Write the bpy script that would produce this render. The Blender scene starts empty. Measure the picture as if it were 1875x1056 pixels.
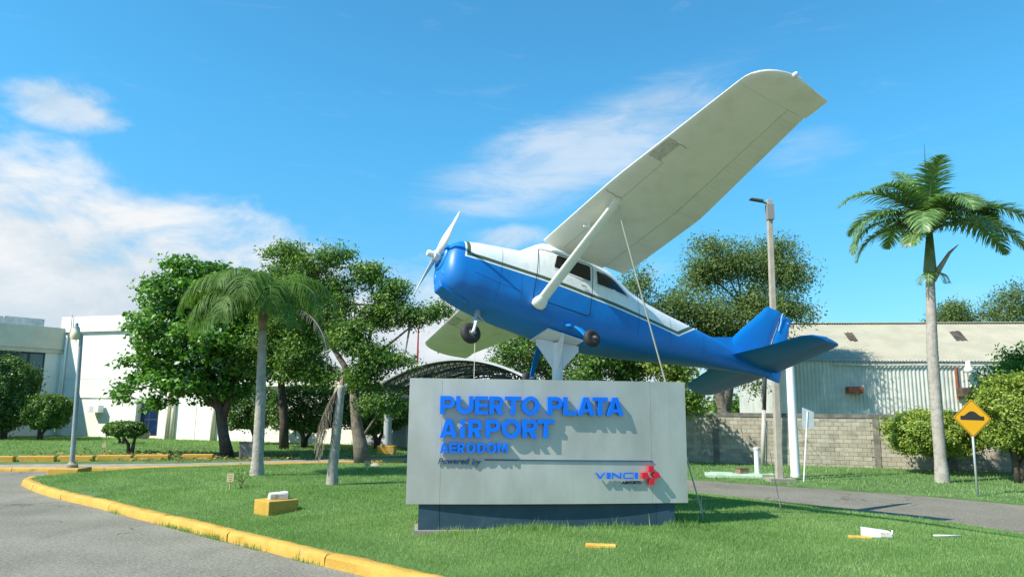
import bpy, math, random
import numpy as np
from mathutils import Vector, Matrix
from mathutils.geometry import tessellate_polygon, delaunay_2d_cdt

R_ = math.radians
SC = bpy.context.scene
COL = SC.collection
RNG = np.random.default_rng(7)
random.seed(5)

# ------------------------------------------------------------------ camera
F, PITCH_Y, ROLL = 1330.0, 750.0, 0.6           # focal length and horizon row in photo pixels
CAM = Vector((0, 0, 2.10))
th = math.atan((PITCH_Y - 528) / F); rr = R_(ROLL)
FWD = Vector((0, math.cos(th), math.sin(th)))
up0 = Vector((0, -math.sin(th), math.cos(th))); rt0 = Vector((1, 0, 0))
RT = rt0 * math.cos(rr) + up0 * math.sin(rr)
UP = up0 * math.cos(rr) - rt0 * math.sin(rr)
cd = bpy.data.cameras.new('camera'); cam = bpy.data.objects.new('camera', cd); COL.objects.link(cam)
cd.sensor_width = 36; cd.lens = 36 * F / 1875; cd.clip_end = 6000; cd.clip_start = 0.05
cam.matrix_world = Matrix(((RT.x, UP.x, -FWD.x, CAM.x), (RT.y, UP.y, -FWD.y, CAM.y), (RT.z, UP.z, -FWD.z, CAM.z), (0, 0, 0, 1)))
SC.camera = cam

# ------------------------------------------------------------------ light
L = Vector((0.25, 0.14, -0.30)).normalized()     # direction the sunlight travels
sun_el = math.asin(-L.z)
sun_az = math.atan2(-L.x, -L.y)                  # compass angle of the sun from +Y
SUN, SKY, EXPO = 3.9, 0.14, 0.95
sd = bpy.data.lights.new('sun', 'SUN'); sd.energy = SUN; sd.angle = R_(0.53); sd.color = (1, 0.94, 0.83)
so = bpy.data.objects.new('sun', sd); COL.objects.link(so)
so.rotation_euler = L.to_track_quat('-Z', 'Y').to_euler(); so.location = (-30, -12, 40)
SC.view_settings.view_transform = 'Standard'; SC.view_settings.look = 'None'
SC.view_settings.exposure = EXPO; SC.view_settings.gamma = 1
SC.view_settings.use_curve_mapping = False
SC.cycles.max_bounces = 6; SC.cycles.transparent_max_bounces = 8
SC.cycles.sample_clamp_indirect = 6

W = bpy.data.worlds.new('World'); SC.world = W; W.use_nodes = True
wt = W.node_tree; wt.nodes.clear()


class NB:                                        # tiny node builder
    def __init__(s, t): s.t = t
    def n(s, typ, **kw):
        o = s.t.nodes.new(typ)
        for k, v in kw.items(): setattr(o, k, v)
        return o
    def link(s, a, b): s.t.links.new(a, b)
    def put(s, sock, v):
        if hasattr(v, 'links') or isinstance(v, bpy.types.NodeSocket): s.link(v, sock)
        else: sock.default_value = v
    def m(s, op, a, b=None, c=None, clamp=False):
        o = s.n('ShaderNodeMath', operation=op, use_clamp=clamp)
        s.put(o.inputs[0], a)
        if b is not None: s.put(o.inputs[1], b)
        if c is not None: s.put(o.inputs[2], c)
        return o.outputs[0]
    def ss(s, v, a, b):                          # smoothstep a..b
        o = s.n('ShaderNodeMapRange', interpolation_type='SMOOTHSTEP')
        s.put(o.inputs[0], v); o.inputs[1].default_value = a; o.inputs[2].default_value = b
        return o.outputs[0]
    def mix(s, f, a, b, blend='MIX'):
        o = s.n('ShaderNodeMix', data_type='RGBA', blend_type=blend)
        s.put(o.inputs[0], f)
        for i, v in ((6, a), (7, b)):
            if isinstance(v, (tuple, list)): v = tuple(v) + (1,) * (4 - len(v))
            s.put(o.inputs[i], v)
        return o.outputs[2]
    def noise(s, vec, scale, detail=4, rough=.55, dist=0):
        o = s.n('ShaderNodeTexNoise'); o.inputs['Scale'].default_value = scale
        o.inputs['Detail'].default_value = detail; o.inputs['Roughness'].default_value = rough
        o.inputs['Distortion'].default_value = dist
        if vec is not None: s.link(vec, o.inputs['Vector'])
        return o.outputs['Fac']
    def mapv(s, vec, scale=(1, 1, 1), rot=(0, 0, 0), loc=(0, 0, 0)):
        o = s.n('ShaderNodeMapping'); s.link(vec, o.inputs[0])
        o.inputs['Scale'].default_value = scale; o.inputs['Rotation'].default_value = rot; o.inputs['Location'].default_value = loc
        return o.outputs[0]


b = NB(wt)
sky = b.n('ShaderNodeTexSky', sky_type='NISHITA', sun_disc=False)
sky.sun_elevation = sun_el; sky.sun_rotation = sun_az
sky.air_density = 1.0; sky.dust_density = 0.4; sky.ozone_density = 1.6
g = b.n('ShaderNodeTexCoord').outputs['Generated']
sep = b.n('ShaderNodeSeparateXYZ'); b.link(g, sep.inputs[0])
az = b.m('ARCTAN2', sep.outputs[0], sep.outputs[1]); el = b.m('ARCSINE', sep.outputs[2])
n1 = b.noise(b.mapv(g, (3.2, 3.2, 7)), 1.5, 9, .56, .35)
n2 = b.noise(b.mapv(g, (1, 1, 1.8), loc=(3, 1, 5)), 9, 7, .6, .4)
# cumulus bank along the horizon, higher towards the west (left)
top = b.m('ADD', b.m('MULTIPLY', b.m('MINIMUM', b.m('MAXIMUM', az, -.62), .5), -.18), .178)
bank = b.m('SUBTRACT', top, el)
bank = b.m('ADD', bank, b.m('MULTIPLY', b.m('SUBTRACT', n1, .5), .24))
bank = b.ss(b.m('ADD', bank, b.m('MULTIPLY', b.m('SUBTRACT', n2, .5), .20)), -.03, .10)
low = b.ss(b.m('SUBTRACT', b.m('MULTIPLY', b.m('SUBTRACT', .5, az), .6), 0.0), -.25, .45)
bank = b.m('MULTIPLY', bank, b.m('ADD', b.m('MULTIPLY', low, .74), .30))


def puff(a0, e0, ra, re, tilt, n, lo, hi, amt):
    da = b.m('SUBTRACT', az, a0); de = b.m('SUBTRACT', b.m('SUBTRACT', el, e0), b.m('MULTIPLY', da, tilt))
    q = b.m('ADD', b.m('POWER', b.m('DIVIDE', b.m('ABSOLUTE', da), ra), 2), b.m('POWER', b.m('DIVIDE', b.m('ABSOLUTE', de), re), 2))
    gss = b.m('EXPONENT', b.m('MULTIPLY', q, -1))
    return b.m('MULTIPLY', b.ss(b.m('MULTIPLY', gss, b.m('ADD', n, .25)), lo, hi), amt)


n3 = b.noise(b.mapv(g, (1.6, 1.6, 7.5), rot=(0, R_(-18), 0)), 4.0, 9, .66, .6)
c1 = puff(.10, .35, .30, .085, .28, n3, .32, .78, .62)       # thin wispy sheet in the middle
c2 = puff(-.585, .345, .11, .045, 0, n2, .42, .72, .75)      # small cumulus on the left
c3 = puff(.0, .235, .09, .03, 0, n2, .45, .75, .6)
c4 = puff(.40, .33, .10, .04, .1, n3, .38, .8, .22)
cir = b.m('MULTIPLY', b.ss(n3, .56, .8), .13)
cov = bank
for c in (c1, c2, c3, c4, cir): cov = b.m('MAXIMUM', cov, c)
skyc = b.mix(1, sky.outputs[0], (0.27, 0.77, 0.88), 'MULTIPLY')
hz_ = b.n('ShaderNodeCombineXYZ')
for i_, v_ in enumerate((1.0, .62, .66)): b.put(hz_.inputs[i_], b.m('ADD', b.m('MULTIPLY', b.ss(el, -.02, .42), 1 - v_), v_))
skyc = b.mix(1, skyc, hz_.outputs[0], 'MULTIPLY')
skyc = b.mix(1, skyc, (SKY, SKY, SKY), 'MULTIPLY')
shade = b.ss(b.m('ADD', b.m('MULTIPLY', n2, .55), b.m('MULTIPLY', n1, .5)), .38, .66)
cloudc = b.mix(shade, (0.32, 0.38, 0.43), (0.47, 0.485, 0.50))
out = b.mix(cov, skyc, cloudc)
bg = b.n('ShaderNodeBackground'); b.link(out, bg.inputs[0]); bg.inputs[1].default_value = 1.0
wo = b.n('ShaderNodeOutputWorld'); b.link(bg.outputs[0], wo.inputs[0])


# ------------------------------------------------------------------ helpers: photo pixel -> place
def ray(px, py): return (FWD * F + RT * (px - 937.5) + UP * (528 - py)).normalized()
def at(px, py, Y):
    d = ray(px, py); return CAM + d * ((Y - CAM.y) / d.y)
def gz(px, py, z=0.0):
    d = ray(px, py); return CAM + d * ((z - CAM.z) / d.z)
def hit(px, py, P0, n):
    d = ray(px, py); return CAM + d * ((Vector(P0) - CAM).dot(n) / d.dot(n))


def tag(o, label=None, cat=None, group=None, kind=None):
    if label: o['label'] = label
    if cat: o['category'] = cat
    if group: o['group'] = group
    if kind: o['kind'] = kind
    return o
def empty(name, loc=(0, 0, 0), label=None, cat=None, group=None, kind=None):
    o = bpy.data.objects.new(name, None); o.empty_display_size = .3; o.location = loc; COL.objects.link(o)
    return tag(o, label, cat, group, kind)
def link(name, me, mat, parent=None, smooth=False):
    o = bpy.data.objects.new(name, me); COL.objects.link(o)
    if mat is not None:
        for mm in (mat if isinstance(mat, (list, tuple)) else [mat]): me.materials.append(mm)
    if smooth: me.polygons.foreach_set('use_smooth', [True] * len(me.polygons))
    if parent: o.parent = parent
    return o


class MB:                                        # collects shapes into one mesh (coordinates local to its parent)
    def __init__(s): s.v, s.f = [], []
    def add(s, v, f):
        k = len(s.v); s.v += [tuple(p) for p in v]; s.f += [tuple(i + k for i in q) for q in f]; return s
    def box(s, c, d, rz=0, M=None, taper=1):
        hx, hy, hz = d[0] / 2, d[1] / 2, d[2] / 2; ca, sa = math.cos(rz), math.sin(rz); vs = []
        for z in (-hz, hz):
            t = taper if z > 0 else 1
            for x, y in ((-hx, -hy), (hx, -hy), (hx, hy), (-hx, hy)):
                x, y = x * t, y * t
                vs.append((c[0] + x * ca - y * sa, c[1] + x * sa + y * ca, c[2] + z))
        return s.add(vs, [(3, 2, 1, 0), (4, 5, 6, 7), (0, 1, 5, 4), (1, 2, 6, 5), (2, 3, 7, 6), (3, 0, 4, 7)])
    def prism(s, P):                             # 8 corners: bottom 4 (ccw), top 4
        return s.add(P, [(3, 2, 1, 0), (4, 5, 6, 7), (0, 1, 5, 4), (1, 2, 6, 5), (2, 3, 7, 6), (3, 0, 4, 7)])
    def tube(s, pts, rad, n=8, cap=True, flat=1.0):
        pts = [Vector(p) for p in pts]; rad = rad if hasattr(rad, '__len__') else [rad] * len(pts)
        k = len(s.v); prev = None
        for i, p in enumerate(pts):
            t = (pts[min(i + 1, len(pts) - 1)] - pts[max(i - 1, 0)]).normalized()
            if prev is None:
                a = Vector((1, 0, 0)) if abs(t.x) < .9 else Vector((0, 1, 0))
                u = t.cross(a).normalized()
            else: u = (prev - t * prev.dot(t)).normalized()
            w = t.cross(u); prev = u
            for j in range(n):
                q = 2 * math.pi * j / n
                s.v.append(tuple(p + u * (math.cos(q) * rad[i]) + w * (math.sin(q) * rad[i] * flat)))
        for i in range(len(pts) - 1):
            for j in range(n):
                a, c = k + i * n + j, k + i * n + (j + 1) % n
                s.f.append((a, c, c + n, a + n))
        if cap:
            s.f.append(tuple(k + j for j in range(n))[::-1]); s.f.append(tuple(k + (len(pts) - 1) * n + j for j in range(n)))
        return s
    def lathe(s, prof, o, axis, n=20, cap=False):
        axis = Vector(axis).normalized(); a = Vector((1, 0, 0)) if abs(axis.x) < .9 else Vector((0, 1, 0))
        u = axis.cross(a).normalized(); w = axis.cross(u); k = len(s.v); o = Vector(o)
        for r, h in prof:
            for j in range(n):
                q = 2 * math.pi * j / n
                s.v.append(tuple(o + axis * h + u * (r * math.cos(q)) + w * (r * math.sin(q))))
        for i in range(len(prof) - 1):
            for j in range(n):
                A, B = k + i * n + j, k + i * n + (j + 1) % n
                s.f.append((A, B, B + n, A + n))
        if cap:
            s.f.append(tuple(k + j for j in range(n))[::-1]); s.f.append(tuple(k + (len(prof) - 1) * n + j for j in range(n)))
        return s
    def loft(s, secs, cap=True):
        k = len(s.v); n = len(secs[0])
        for q in secs: s.v += [tuple(p) for p in q]
        for i in range(len(secs) - 1):
            for j in range(n):
                A, B = k + i * n + j, k + i * n + (j + 1) % n
                s.f.append((A, B, B + n, A + n))
        if cap:
            s.f.append(tuple(k + j for j in range(n))[::-1]); s.f.append(tuple(k + (len(secs) - 1) * n + j for j in range(n)))
        return s
    def build(s, name, mat, parent=None, smooth=False, bevel=0, auto=None):
        me = bpy.data.meshes.new(name); me.from_pydata(s.v, [], s.f); me.update()
        import bmesh
        bm = bmesh.new(); bm.from_mesh(me); bmesh.ops.recalc_face_normals(bm, faces=bm.faces); bm.to_mesh(me); bm.free()
        o = link(name, me, mat, parent, smooth)
        if smooth and auto: me.set_sharp_from_angle(angle=R_(auto))
        if bevel:
            m = o.modifiers.new('bevel', 'BEVEL'); m.width = bevel; m.segments = 2; m.limit_method = 'ANGLE'
        return o


# ------------------------------------------------------------------ materials
MATS = {}
def mat(name, c1, c2=None, scale=4, rough=.6, metal=0, bump=0, bscale=30, detail=5, coords='Object', spec=.5, lo=.35, hi=.65, c3=None, s3=.7, t3=(.55, .75), coat=0):
    if name in MATS: return MATS[name]
    m = bpy.data.materials.new(name); m.use_nodes = True; MATS[name] = m
    t = m.node_tree; t.nodes.clear(); q = NB(t)
    p = q.n('ShaderNodeBsdfPrincipled'); o = q.n('ShaderNodeOutputMaterial'); q.link(p.outputs[0], o.inputs[0])
    p.inputs['Roughness'].default_value = rough; p.inputs['Metallic'].default_value = metal
    p.inputs['Specular IOR Level'].default_value = spec
    if coat: p.inputs['Coat Weight'].default_value = coat; p.inputs['Coat Roughness'].default_value = .08
    vec = q.n('ShaderNodeNewGeometry').outputs['Position'] if coords == 'World' else q.n('ShaderNodeTexCoord').outputs[coords]
    if c2 is None: p.inputs['Base Color'].default_value = tuple(c1) + (1,)
    else:
        f = q.ss(q.noise(vec, scale, detail, .6), lo, hi); col = q.mix(f, c1, c2)
        if c3: col = q.mix(q.ss(q.noise(vec, s3, 6, .65), *t3), col, c3)
        q.link(col, p.inputs['Base Color'])
    if bump:
        bn = q.n('ShaderNodeBump'); bn.inputs['Strength'].default_value = bump; bn.inputs['Distance'].default_value = .02
        q.link(q.noise(vec, bscale, 4), bn.inputs['Height']); q.link(bn.outputs[0], p.inputs['Normal'])
    return m


def leafmat(name, dark, mid, lite, trans=.35, rough=.45):
    if name in MATS: return MATS[name]
    m = bpy.data.materials.new(name); m.use_nodes = True; MATS[name] = m
    t = m.node_tree; t.nodes.clear(); q = NB(t)
    a = q.n('ShaderNodeAttribute', attribute_name='rnd')
    r = q.n('ShaderNodeValToRGB'); q.link(a.outputs['Fac'], r.inputs[0])
    e = r.color_ramp.elements; e[0].color = tuple(dark) + (1,); e[1].color = tuple(lite) + (1,); e[1].position = .97
    x = e.new(.55); x.color = tuple(mid) + (1,)
    p = q.n('ShaderNodeBsdfPrincipled'); p.inputs['Roughness'].default_value = rough; p.inputs['Specular IOR Level'].default_value = .35
    q.link(r.outputs[0], p.inputs['Base Color'])
    tr = q.n('ShaderNodeBsdfTranslucent'); q.link(q.mix(1, r.outputs[0], (1.5, 1.55, .7), 'MULTIPLY'), tr.inputs[0])
    ms = q.n('ShaderNodeMixShader'); ms.inputs[0].default_value = trans
    q.link(p.outputs[0], ms.inputs[1]); q.link(tr.outputs[0], ms.inputs[2])
    o = q.n('ShaderNodeOutputMaterial'); q.link(ms.outputs[0], o.inputs[0])
    return m


def asphalt(name, lo_, hi_, patch_):
    m = bpy.data.materials.new(name); m.use_nodes = True; MATS[name] = m
    q = NB(m.node_tree); p = m.node_tree.nodes['Principled BSDF']; pos = q.n('ShaderNodeNewGeometry').outputs['Position']
    c = q.mix(q.ss(q.noise(pos, .55, 6, .62), .3, .72), lo_, hi_)
    c = q.mix(q.m('MULTIPLY', q.ss(q.noise(q.mapv(pos, (1, .35, 1), rot=(0, 0, .65)), .8, 5, .6), .5, .72), .55), c, patch_)
    agg = q.noise(pos, 26, 4, .75); c = q.mix(q.m('MULTIPLY', q.ss(agg, .48, .66), .6), c, tuple(v * 1.8 for v in hi_)); c = q.mix(q.m('MULTIPLY', q.ss(q.noise(pos, 17, 4, .75), .5, .66), .6), c, tuple(v * .45 for v in lo_))
    vo = q.n('ShaderNodeTexVoronoi', feature='DISTANCE_TO_EDGE'); vo.inputs['Scale'].default_value = .42
    wob = q.n('ShaderNodeVectorMath', operation='ADD'); nz_ = q.n('ShaderNodeTexNoise'); nz_.inputs['Scale'].default_value = 1.6; nz_.inputs['Detail'].default_value = 6; q.link(pos, nz_.inputs[0])
    q.link(pos, wob.inputs[0]); q.link(nz_.outputs['Color'], wob.inputs[1]); q.link(wob.outputs[0], vo.inputs['Vector'])
    crack = q.m('SUBTRACT', 1, q.ss(vo.outputs['Distance'], .004, .012)); crack = q.m('MULTIPLY', crack, q.ss(q.noise(pos, .4, 3), .5, .6))
    c = q.mix(q.m('MULTIPLY', crack, .6), c, (.035, .034, .03))
    q.link(c, p.inputs['Base Color']); p.inputs['Roughness'].default_value = .92; p.inputs['Specular IOR Level'].default_value = .25
    bn = q.n('ShaderNodeBump'); bn.inputs['Strength'].default_value = .7; bn.inputs['Distance'].default_value = .012; q.link(q.m('SUBTRACT', agg, crack), bn.inputs['Height']); q.link(bn.outputs[0], p.inputs['Normal']); return m
M_asph = asphalt('asphalt', (.16, .152, .12), (.23, .22, .175), (.115, .11, .09))
M_road = asphalt('asphalt_worn', (.145, .135, .105), (.205, .19, .15), (.105, .098, .08))
M_soil = mat('lawn_soil', (.06, .12, .028), (.095, .17, .045), 1.3, .95, 0, .8, 40, coords='World', c3=(.12, .19, .06), s3=.5, t3=(.55, .75))
M_base = mat('far_ground', (.04, .09, .02), (.07, .12, .035), .2, .95, coords='World')
M_yel = mat('kerb_paint', (.46, .265, .035), (.53, .32, .05), 3, .7, 0, .7, 22, coords='World', c3=(.36, .25, .07), s3=5, t3=(.56, .72))
M_yel2 = mat('kerb_paint_old', (.50, .28, .03), (.58, .34, .05), 3, .75, 0, .6, 22, coords='World', c3=(.30, .22, .10), s3=3, t3=(.52, .7))
M_conc = mat('concrete', (.24, .215, .175), (.32, .29, .24), 2, .85, 0, .4, 30, coords='World', c3=(.22, .21, .18), s3=1.2)
M_blue_l = mat('letter_blue', (.002, .15, .74), (.003, .165, .78), 5, .5, spec=.25)
M_red = mat('logo_red', (.62, .012, .03), rough=.4)
M_navy = mat('letter_navy', (.012, .03, .10), rough=.5)
M_slate = mat('letter_slate', (.03, .075, .17), rough=.5)
M_base_s = mat('plinth_slate', (.022, .055, .085), (.03, .066, .1), 3, .55, coords='World', bump=.05, c3=(.055, .09, .11), s3=1.5)
M_white = mat('white_paint', (.74, .75, .72), (.80, .80, .77), 3, .45)
M_white_s = mat('steel_white', (.66, .69, .68), (.72, .74, .73), 4, .5, c3=(.55, .57, .54), s3=2.0)
M_tyre = mat('tyre', (.012, .012, .013), (.02, .02, .02), 10, .7)
M_metal = mat('bare_metal', (.55, .55, .53), rough=.38, metal=.8)
M_dark = mat('dark_seam', (.012, .016, .02), rough=.7)
M_rust = mat('rusty', (.22, .055, .02), (.32, .10, .05), 12, .85)
M_bark = mat('bark', (.12, .095, .07), (.20, .17, .135), 7, .9, 0, 1.0, 26, coords='World', c3=(.27, .25, .22), s3=2.5)
M_bark_d = mat('bark_dark', (.055, .042, .032), (.10, .08, .06), 7, .9, 0, 1.0, 26, coords='World')
M_rope = mat('rope', (.55, .52, .42), rough=.8)
M_wire = mat('wire', (.05, .045, .04), rough=.8)


# ------------------------------------------------------------------ ground
def pts2(px_list, z=0.0): return [tuple(gz(x, y, z)[:2]) for x, y in px_list]

kerb_px = [(70, 879), (50, 881), (38, 887), (58, 897), (93, 909), (135, 919), (179, 929), (220, 940), (276, 955), (332, 968), (396, 985), (448, 998), (552, 1025), (650, 1049)]
kerb_line = pts2(kerb_px, .01)
ex = Vector(kerb_line[-1]) - Vector(kerb_line[-3]); ex.normalize()
q = Vector(kerb_line[-1])
kerb_line += [tuple(q + ex * 1.6), tuple(q + ex * 3.2 + Vector((.1, .1))), tuple(q + ex * 5.5 + Vector((.4, .5)))]
near_edge = pts2([(1262, 902), (1350, 911), (1500, 929), (1650, 947), (1790, 966), (1875, 979)], .03)
d_ne = (Vector(near_edge[-1]) - Vector(near_edge[-3])).normalized()
island = list(kerb_line)
q = Vector(near_edge[-1])
p_end = Vector(kerb_line[-1])
island += [tuple(p_end + Vector((3.2, -1.3))), tuple(q + d_ne * 9 + Vector((-1.5, -1))), tuple(q + d_ne * 6.5)]
island += [tuple(q + d_ne * 3)] + near_edge[::-1]
back_edge = pts2([(740, 851), (620, 852), (480, 855), (380, 857), (300, 860), (200, 864), (130, 870), (90, 875)], .06)
island += [(4.0, 22.6), (1.0, 25.5)] + back_edge
island_a = np.array(island)
CURB_N = len(kerb_line)


def seg_dist(P, A):
    d = np.full(len(P), 1e9)
    for i in range(len(A)):
        a, c = A[i], A[(i + 1) % len(A)]
        v = c - a; l2 = v @ v + 1e-9
        t = np.clip(((P - a) @ v) / l2, 0, 1)
        d = np.minimum(d, np.hypot(*(P - a - t[:, None] * v).T))
    return d
def inside(P, A):
    x, y = P.T; r = np.zeros(len(P), bool); j = len(A) - 1
    for i in range(len(A)):
        xi, yi = A[i]; xj, yj = A[j]
        c = ((yi > y) != (yj > y)) & (x < (xj - xi) * (y - yi) / (yj - yi + 1e-12) + xi)
        r ^= c; j = i
    return r
def h_isl(P):
    P = np.atleast_2d(np.asarray(P, float)); d = seg_dist(P, island_a)
    t = np.clip(d / 3.2, 0, 1); t = t * t * (3 - 2 * t)
    dk = np.full(len(P), 1e9)
    A = island_a[:CURB_N]
    for i in range(len(A) - 1):
        v = A[i + 1] - A[i]; tt = np.clip(((P - A[i]) @ v) / (v @ v), 0, 1); dk = np.minimum(dk, np.hypot(*(P - A[i] - tt[:, None] * v).T))
    base = .05 + .09 * np.exp(-(dk / 2.5) ** 2)
    return base + .285 * t + .012 * np.sin(P[:, 0] * 1.7) * np.cos(P[:, 1] * 1.3)
def gi(px, py):
    z = .2
    for _ in range(6):
        p = gz(px, py, z); z = float(h_isl([(p.x, p.y)])[0])
    return Vector((p.x, p.y, z))


def sheet(name, outline, hfun, mat_, step, kind='structure', skirt=.0):
    A = np.array(outline); dense = []
    for i in range(len(A)):
        a, c = A[i], A[(i + 1) % len(A)]; n = max(1, int(np.hypot(*(c - a)) / step))
        dense += [tuple(a + (c - a) * k / n) for k in range(n)]
    D = np.array(dense)
    gx, gy = np.meshgrid(np.arange(A[:, 0].min(), A[:, 0].max(), step), np.arange(A[:, 1].min(), A[:, 1].max(), step))
    G = np.stack([gx.ravel(), gy.ravel()], 1); G = G[inside(G, A)]; G = G[seg_dist(G, A) > step * .45]
    allp = np.vstack([D, G]); n = len(D)
    vs, es, fs = delaunay_2d_cdt([Vector(p) for p in allp], [], [list(range(n))], 1, 1e-5)[:3]
    V = np.array([(v.x, v.y) for v in vs]); z = hfun(V)
    verts = [(V[i, 0], V[i, 1], float(z[i])) for i in range(len(V))]
    faces = [tuple(f) for f in fs]
    k = len(verts); zs = hfun(D)
    for i in range(n): verts.append((D[i, 0], D[i, 1], float(zs[i]))); verts.append((D[i, 0], D[i, 1], -.06))
    for i in range(n):
        j = (i + 1) % n; faces.append((k + 2 * i, k + 2 * j, k + 2 * j + 1, k + 2 * i + 1))
    me = bpy.data.meshes.new(name); me.from_pydata(verts, [], faces)
    o = link(name, me, mat_, None, True); me.set_sharp_from_angle(angle=R_(40)); return tag(o, kind=kind)


o = MB().add([(-3000, -500, -.05), (3000, -500, -.05), (3000, 4000, -.05), (-3000, 4000, -.05)], [(0, 1, 2, 3)]).build('ground', M_base); tag(o, kind='structure')
o = MB().add([(-90, -30, 0), (60, -30, 0), (60, 40, 0), (-90, 40, 0)], [(0, 1, 2, 3)]).build('road', M_asph); tag(o, kind='structure')
# the worn road behind the sign, a sheet above the asphalt
far_edge = pts2([(1262, 877), (1400, 886), (1560, 897), (1700, 907), (1790, 915), (1875, 923)], .03)
d_fe = (Vector(far_edge[-1]) - Vector(far_edge[-3])).normalized()
fe_end = Vector(far_edge[-1]) + d_fe * 14
ne_end = Vector(near_edge[-1]) + d_ne * 14
poly = [(1.5, 31), (4.5, 26.5)] + far_edge + [tuple(fe_end)] + [tuple(ne_end)] + near_edge[::-1] + [(4.0, 22.6), (.2, 26.3)]
sheet('service_road', [(x, y) for x, y in poly], lambda P: np.full(len(P), .006), M_road, 2.0)
kl = np.array(kerb_line); tg = np.gradient(kl, axis=0); tg /= np.hypot(*tg.T)[:, None]
kin = kl + np.c_[-tg[:, 1], tg[:, 0]] * .2
lawn = sheet('lawn', [tuple(p) for p in kin[1:]] + island[CURB_N:], h_isl, M_soil, .45)
right_poly = [(3.2, 27.2)] + far_edge + [tuple(fe_end), (45, 6), (45, 62), (-3.5, 62), (-3.5, 36)]
h_r = lambda P: .035 + .05 * np.clip(seg_dist(P, np.array(right_poly)) / 1.5, 0, 1)
sheet('verge', right_poly, h_r, M_soil, 1.2)

# far side of the left road: kerb, footway, lawn in front of the white building
fk = pts2([(-160, 859), (0, 857), (120, 857), (300, 855), (400, 852), (480, 849), (600, 846), (740, 843)], .1)
left_poly = [(x - .05, y + 1.95) for x, y in fk] + [(-3.6, 36), (-3.6, 62), (-75, 62), (-75, fk[0][1] + 2)]
h_l = lambda P: .10 + .10 * np.clip(seg_dist(P, np.array(left_poly)) / 4, 0, 1)
sheet('grass_bank', left_poly, h_l, M_soil, 1.4)
fw = MB()
for i in range(len(fk) - 1):
    a, c = fk[i], fk[i + 1]
    fw.prism([(a[0], a[1] + .14, 0.002), (c[0], c[1] + .14, 0.002), (c[0], c[1] + 2.1, 0.002), (a[0], a[1] + 2.1, 0.002),
              (a[0], a[1] + .14, .095), (c[0], c[1] + .14, .095), (c[0], c[1] + 2.1, .095), (a[0], a[1] + 2.1, .095)])
tag(fw.build('footway', M_conc), kind='structure')


# kerbs: rounded stones laid end to end
def resample(line, step):
    A = np.array(line); s = np.r_[0, np.cumsum(np.hypot(*np.diff(A, axis=0).T))]
    n = max(2, int(s[-1] / step) + 1); t = np.linspace(0, s[-1], n)
    return np.stack([np.interp(t, s, A[:, 0]), np.interp(t, s, A[:, 1])], 1)
def kerb(name, line, w, hgt, seg, m, side=1, rough=.012):
    P = resample(line, .22); root = empty(name, (P[0][0], P[0][1], 0), kind='structure')
    n = max(2, int(seg / .22)); i = 0; nz = np.random.default_rng(3)
    prof = [(0, -.02), (.01, hgt * .72), (.05, hgt * .95), (w * .45, hgt), (w * .85, hgt * .97), (w, hgt * .8), (w, -.02)]
    while i < len(P) - 1:
        j = min(len(P) - 1, i + n + int(nz.integers(-1, 2)))
        if len(P) - 1 - j < 3: j = len(P) - 1
        secs = []
        for k in range(i, j + 1):
            a = P[max(k - 1, 0)]; c = P[min(k + 1, len(P) - 1)]; t = (c - a) / np.hypot(*(c - a)); nn = np.array([-t[1], t[0]]) * side
            p = P[k] + t * (.006 if k == i else -.006 if k == j else 0)
            e = 0.008 if k in (i, j) else 0
            secs.append([(p[0] + nn[0] * (u + nz.normal(0, rough * .6)) - P[0][0], p[1] + nn[1] * (u + nz.normal(0, rough * .6)) - P[0][1], z + (nz.normal(0, rough * .5) if z > 0 else 0) - (e if z > .05 else 0)) for u, z in prof])
        MB().loft(secs).build('kerb_stone', m, root, True, auto=50)
        i = j
    return root

kerb('kerb', kerb_line, .24, .16, 2.8, M_yel, 1, .013)
kerb('far_kerb', fk, .16, .13, 2.6, M_yel2, 1, .006)


# ------------------------------------------------------------------ grass blades
def rand_in(poly, n, rng, bounds=None):
    A = np.array(poly); lo, hi = A.min(0), A.max(0)
    if bounds: lo = np.maximum(lo, bounds[:2]); hi = np.minimum(hi, bounds[2:])
    P = rng.uniform(lo, hi, (n, 2)); return P[inside(P, A)]
def mesh_arrays(name, V, Fq, rnd, m, parent=None, nv=4, smooth=False):
    me = bpy.data.meshes.new(name); nf = len(Fq)
    me.vertices.add(len(V)); me.vertices.foreach_set('co', np.ascontiguousarray(V, np.float32).ravel())
    me.loops.add(nf * nv); me.loops.foreach_set('vertex_index', np.ascontiguousarray(Fq, np.int32).ravel())
    me.polygons.add(nf); me.polygons.foreach_set('loop_start', np.arange(0, nf * nv, nv, dtype=np.int32))
    me.update(calc_edges=True)
    if rnd is not None:
        a = me.attributes.new('rnd', 'FLOAT', 'FACE'); a.data.foreach_set('value', np.ascontiguousarray(rnd, np.float32))
    return link(name, me, m, parent, smooth)
M_grass = leafmat('grass_blade', (.13, .245, .06), (.21, .35, .11), (.32, .43, .17), .38, .55)


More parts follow.
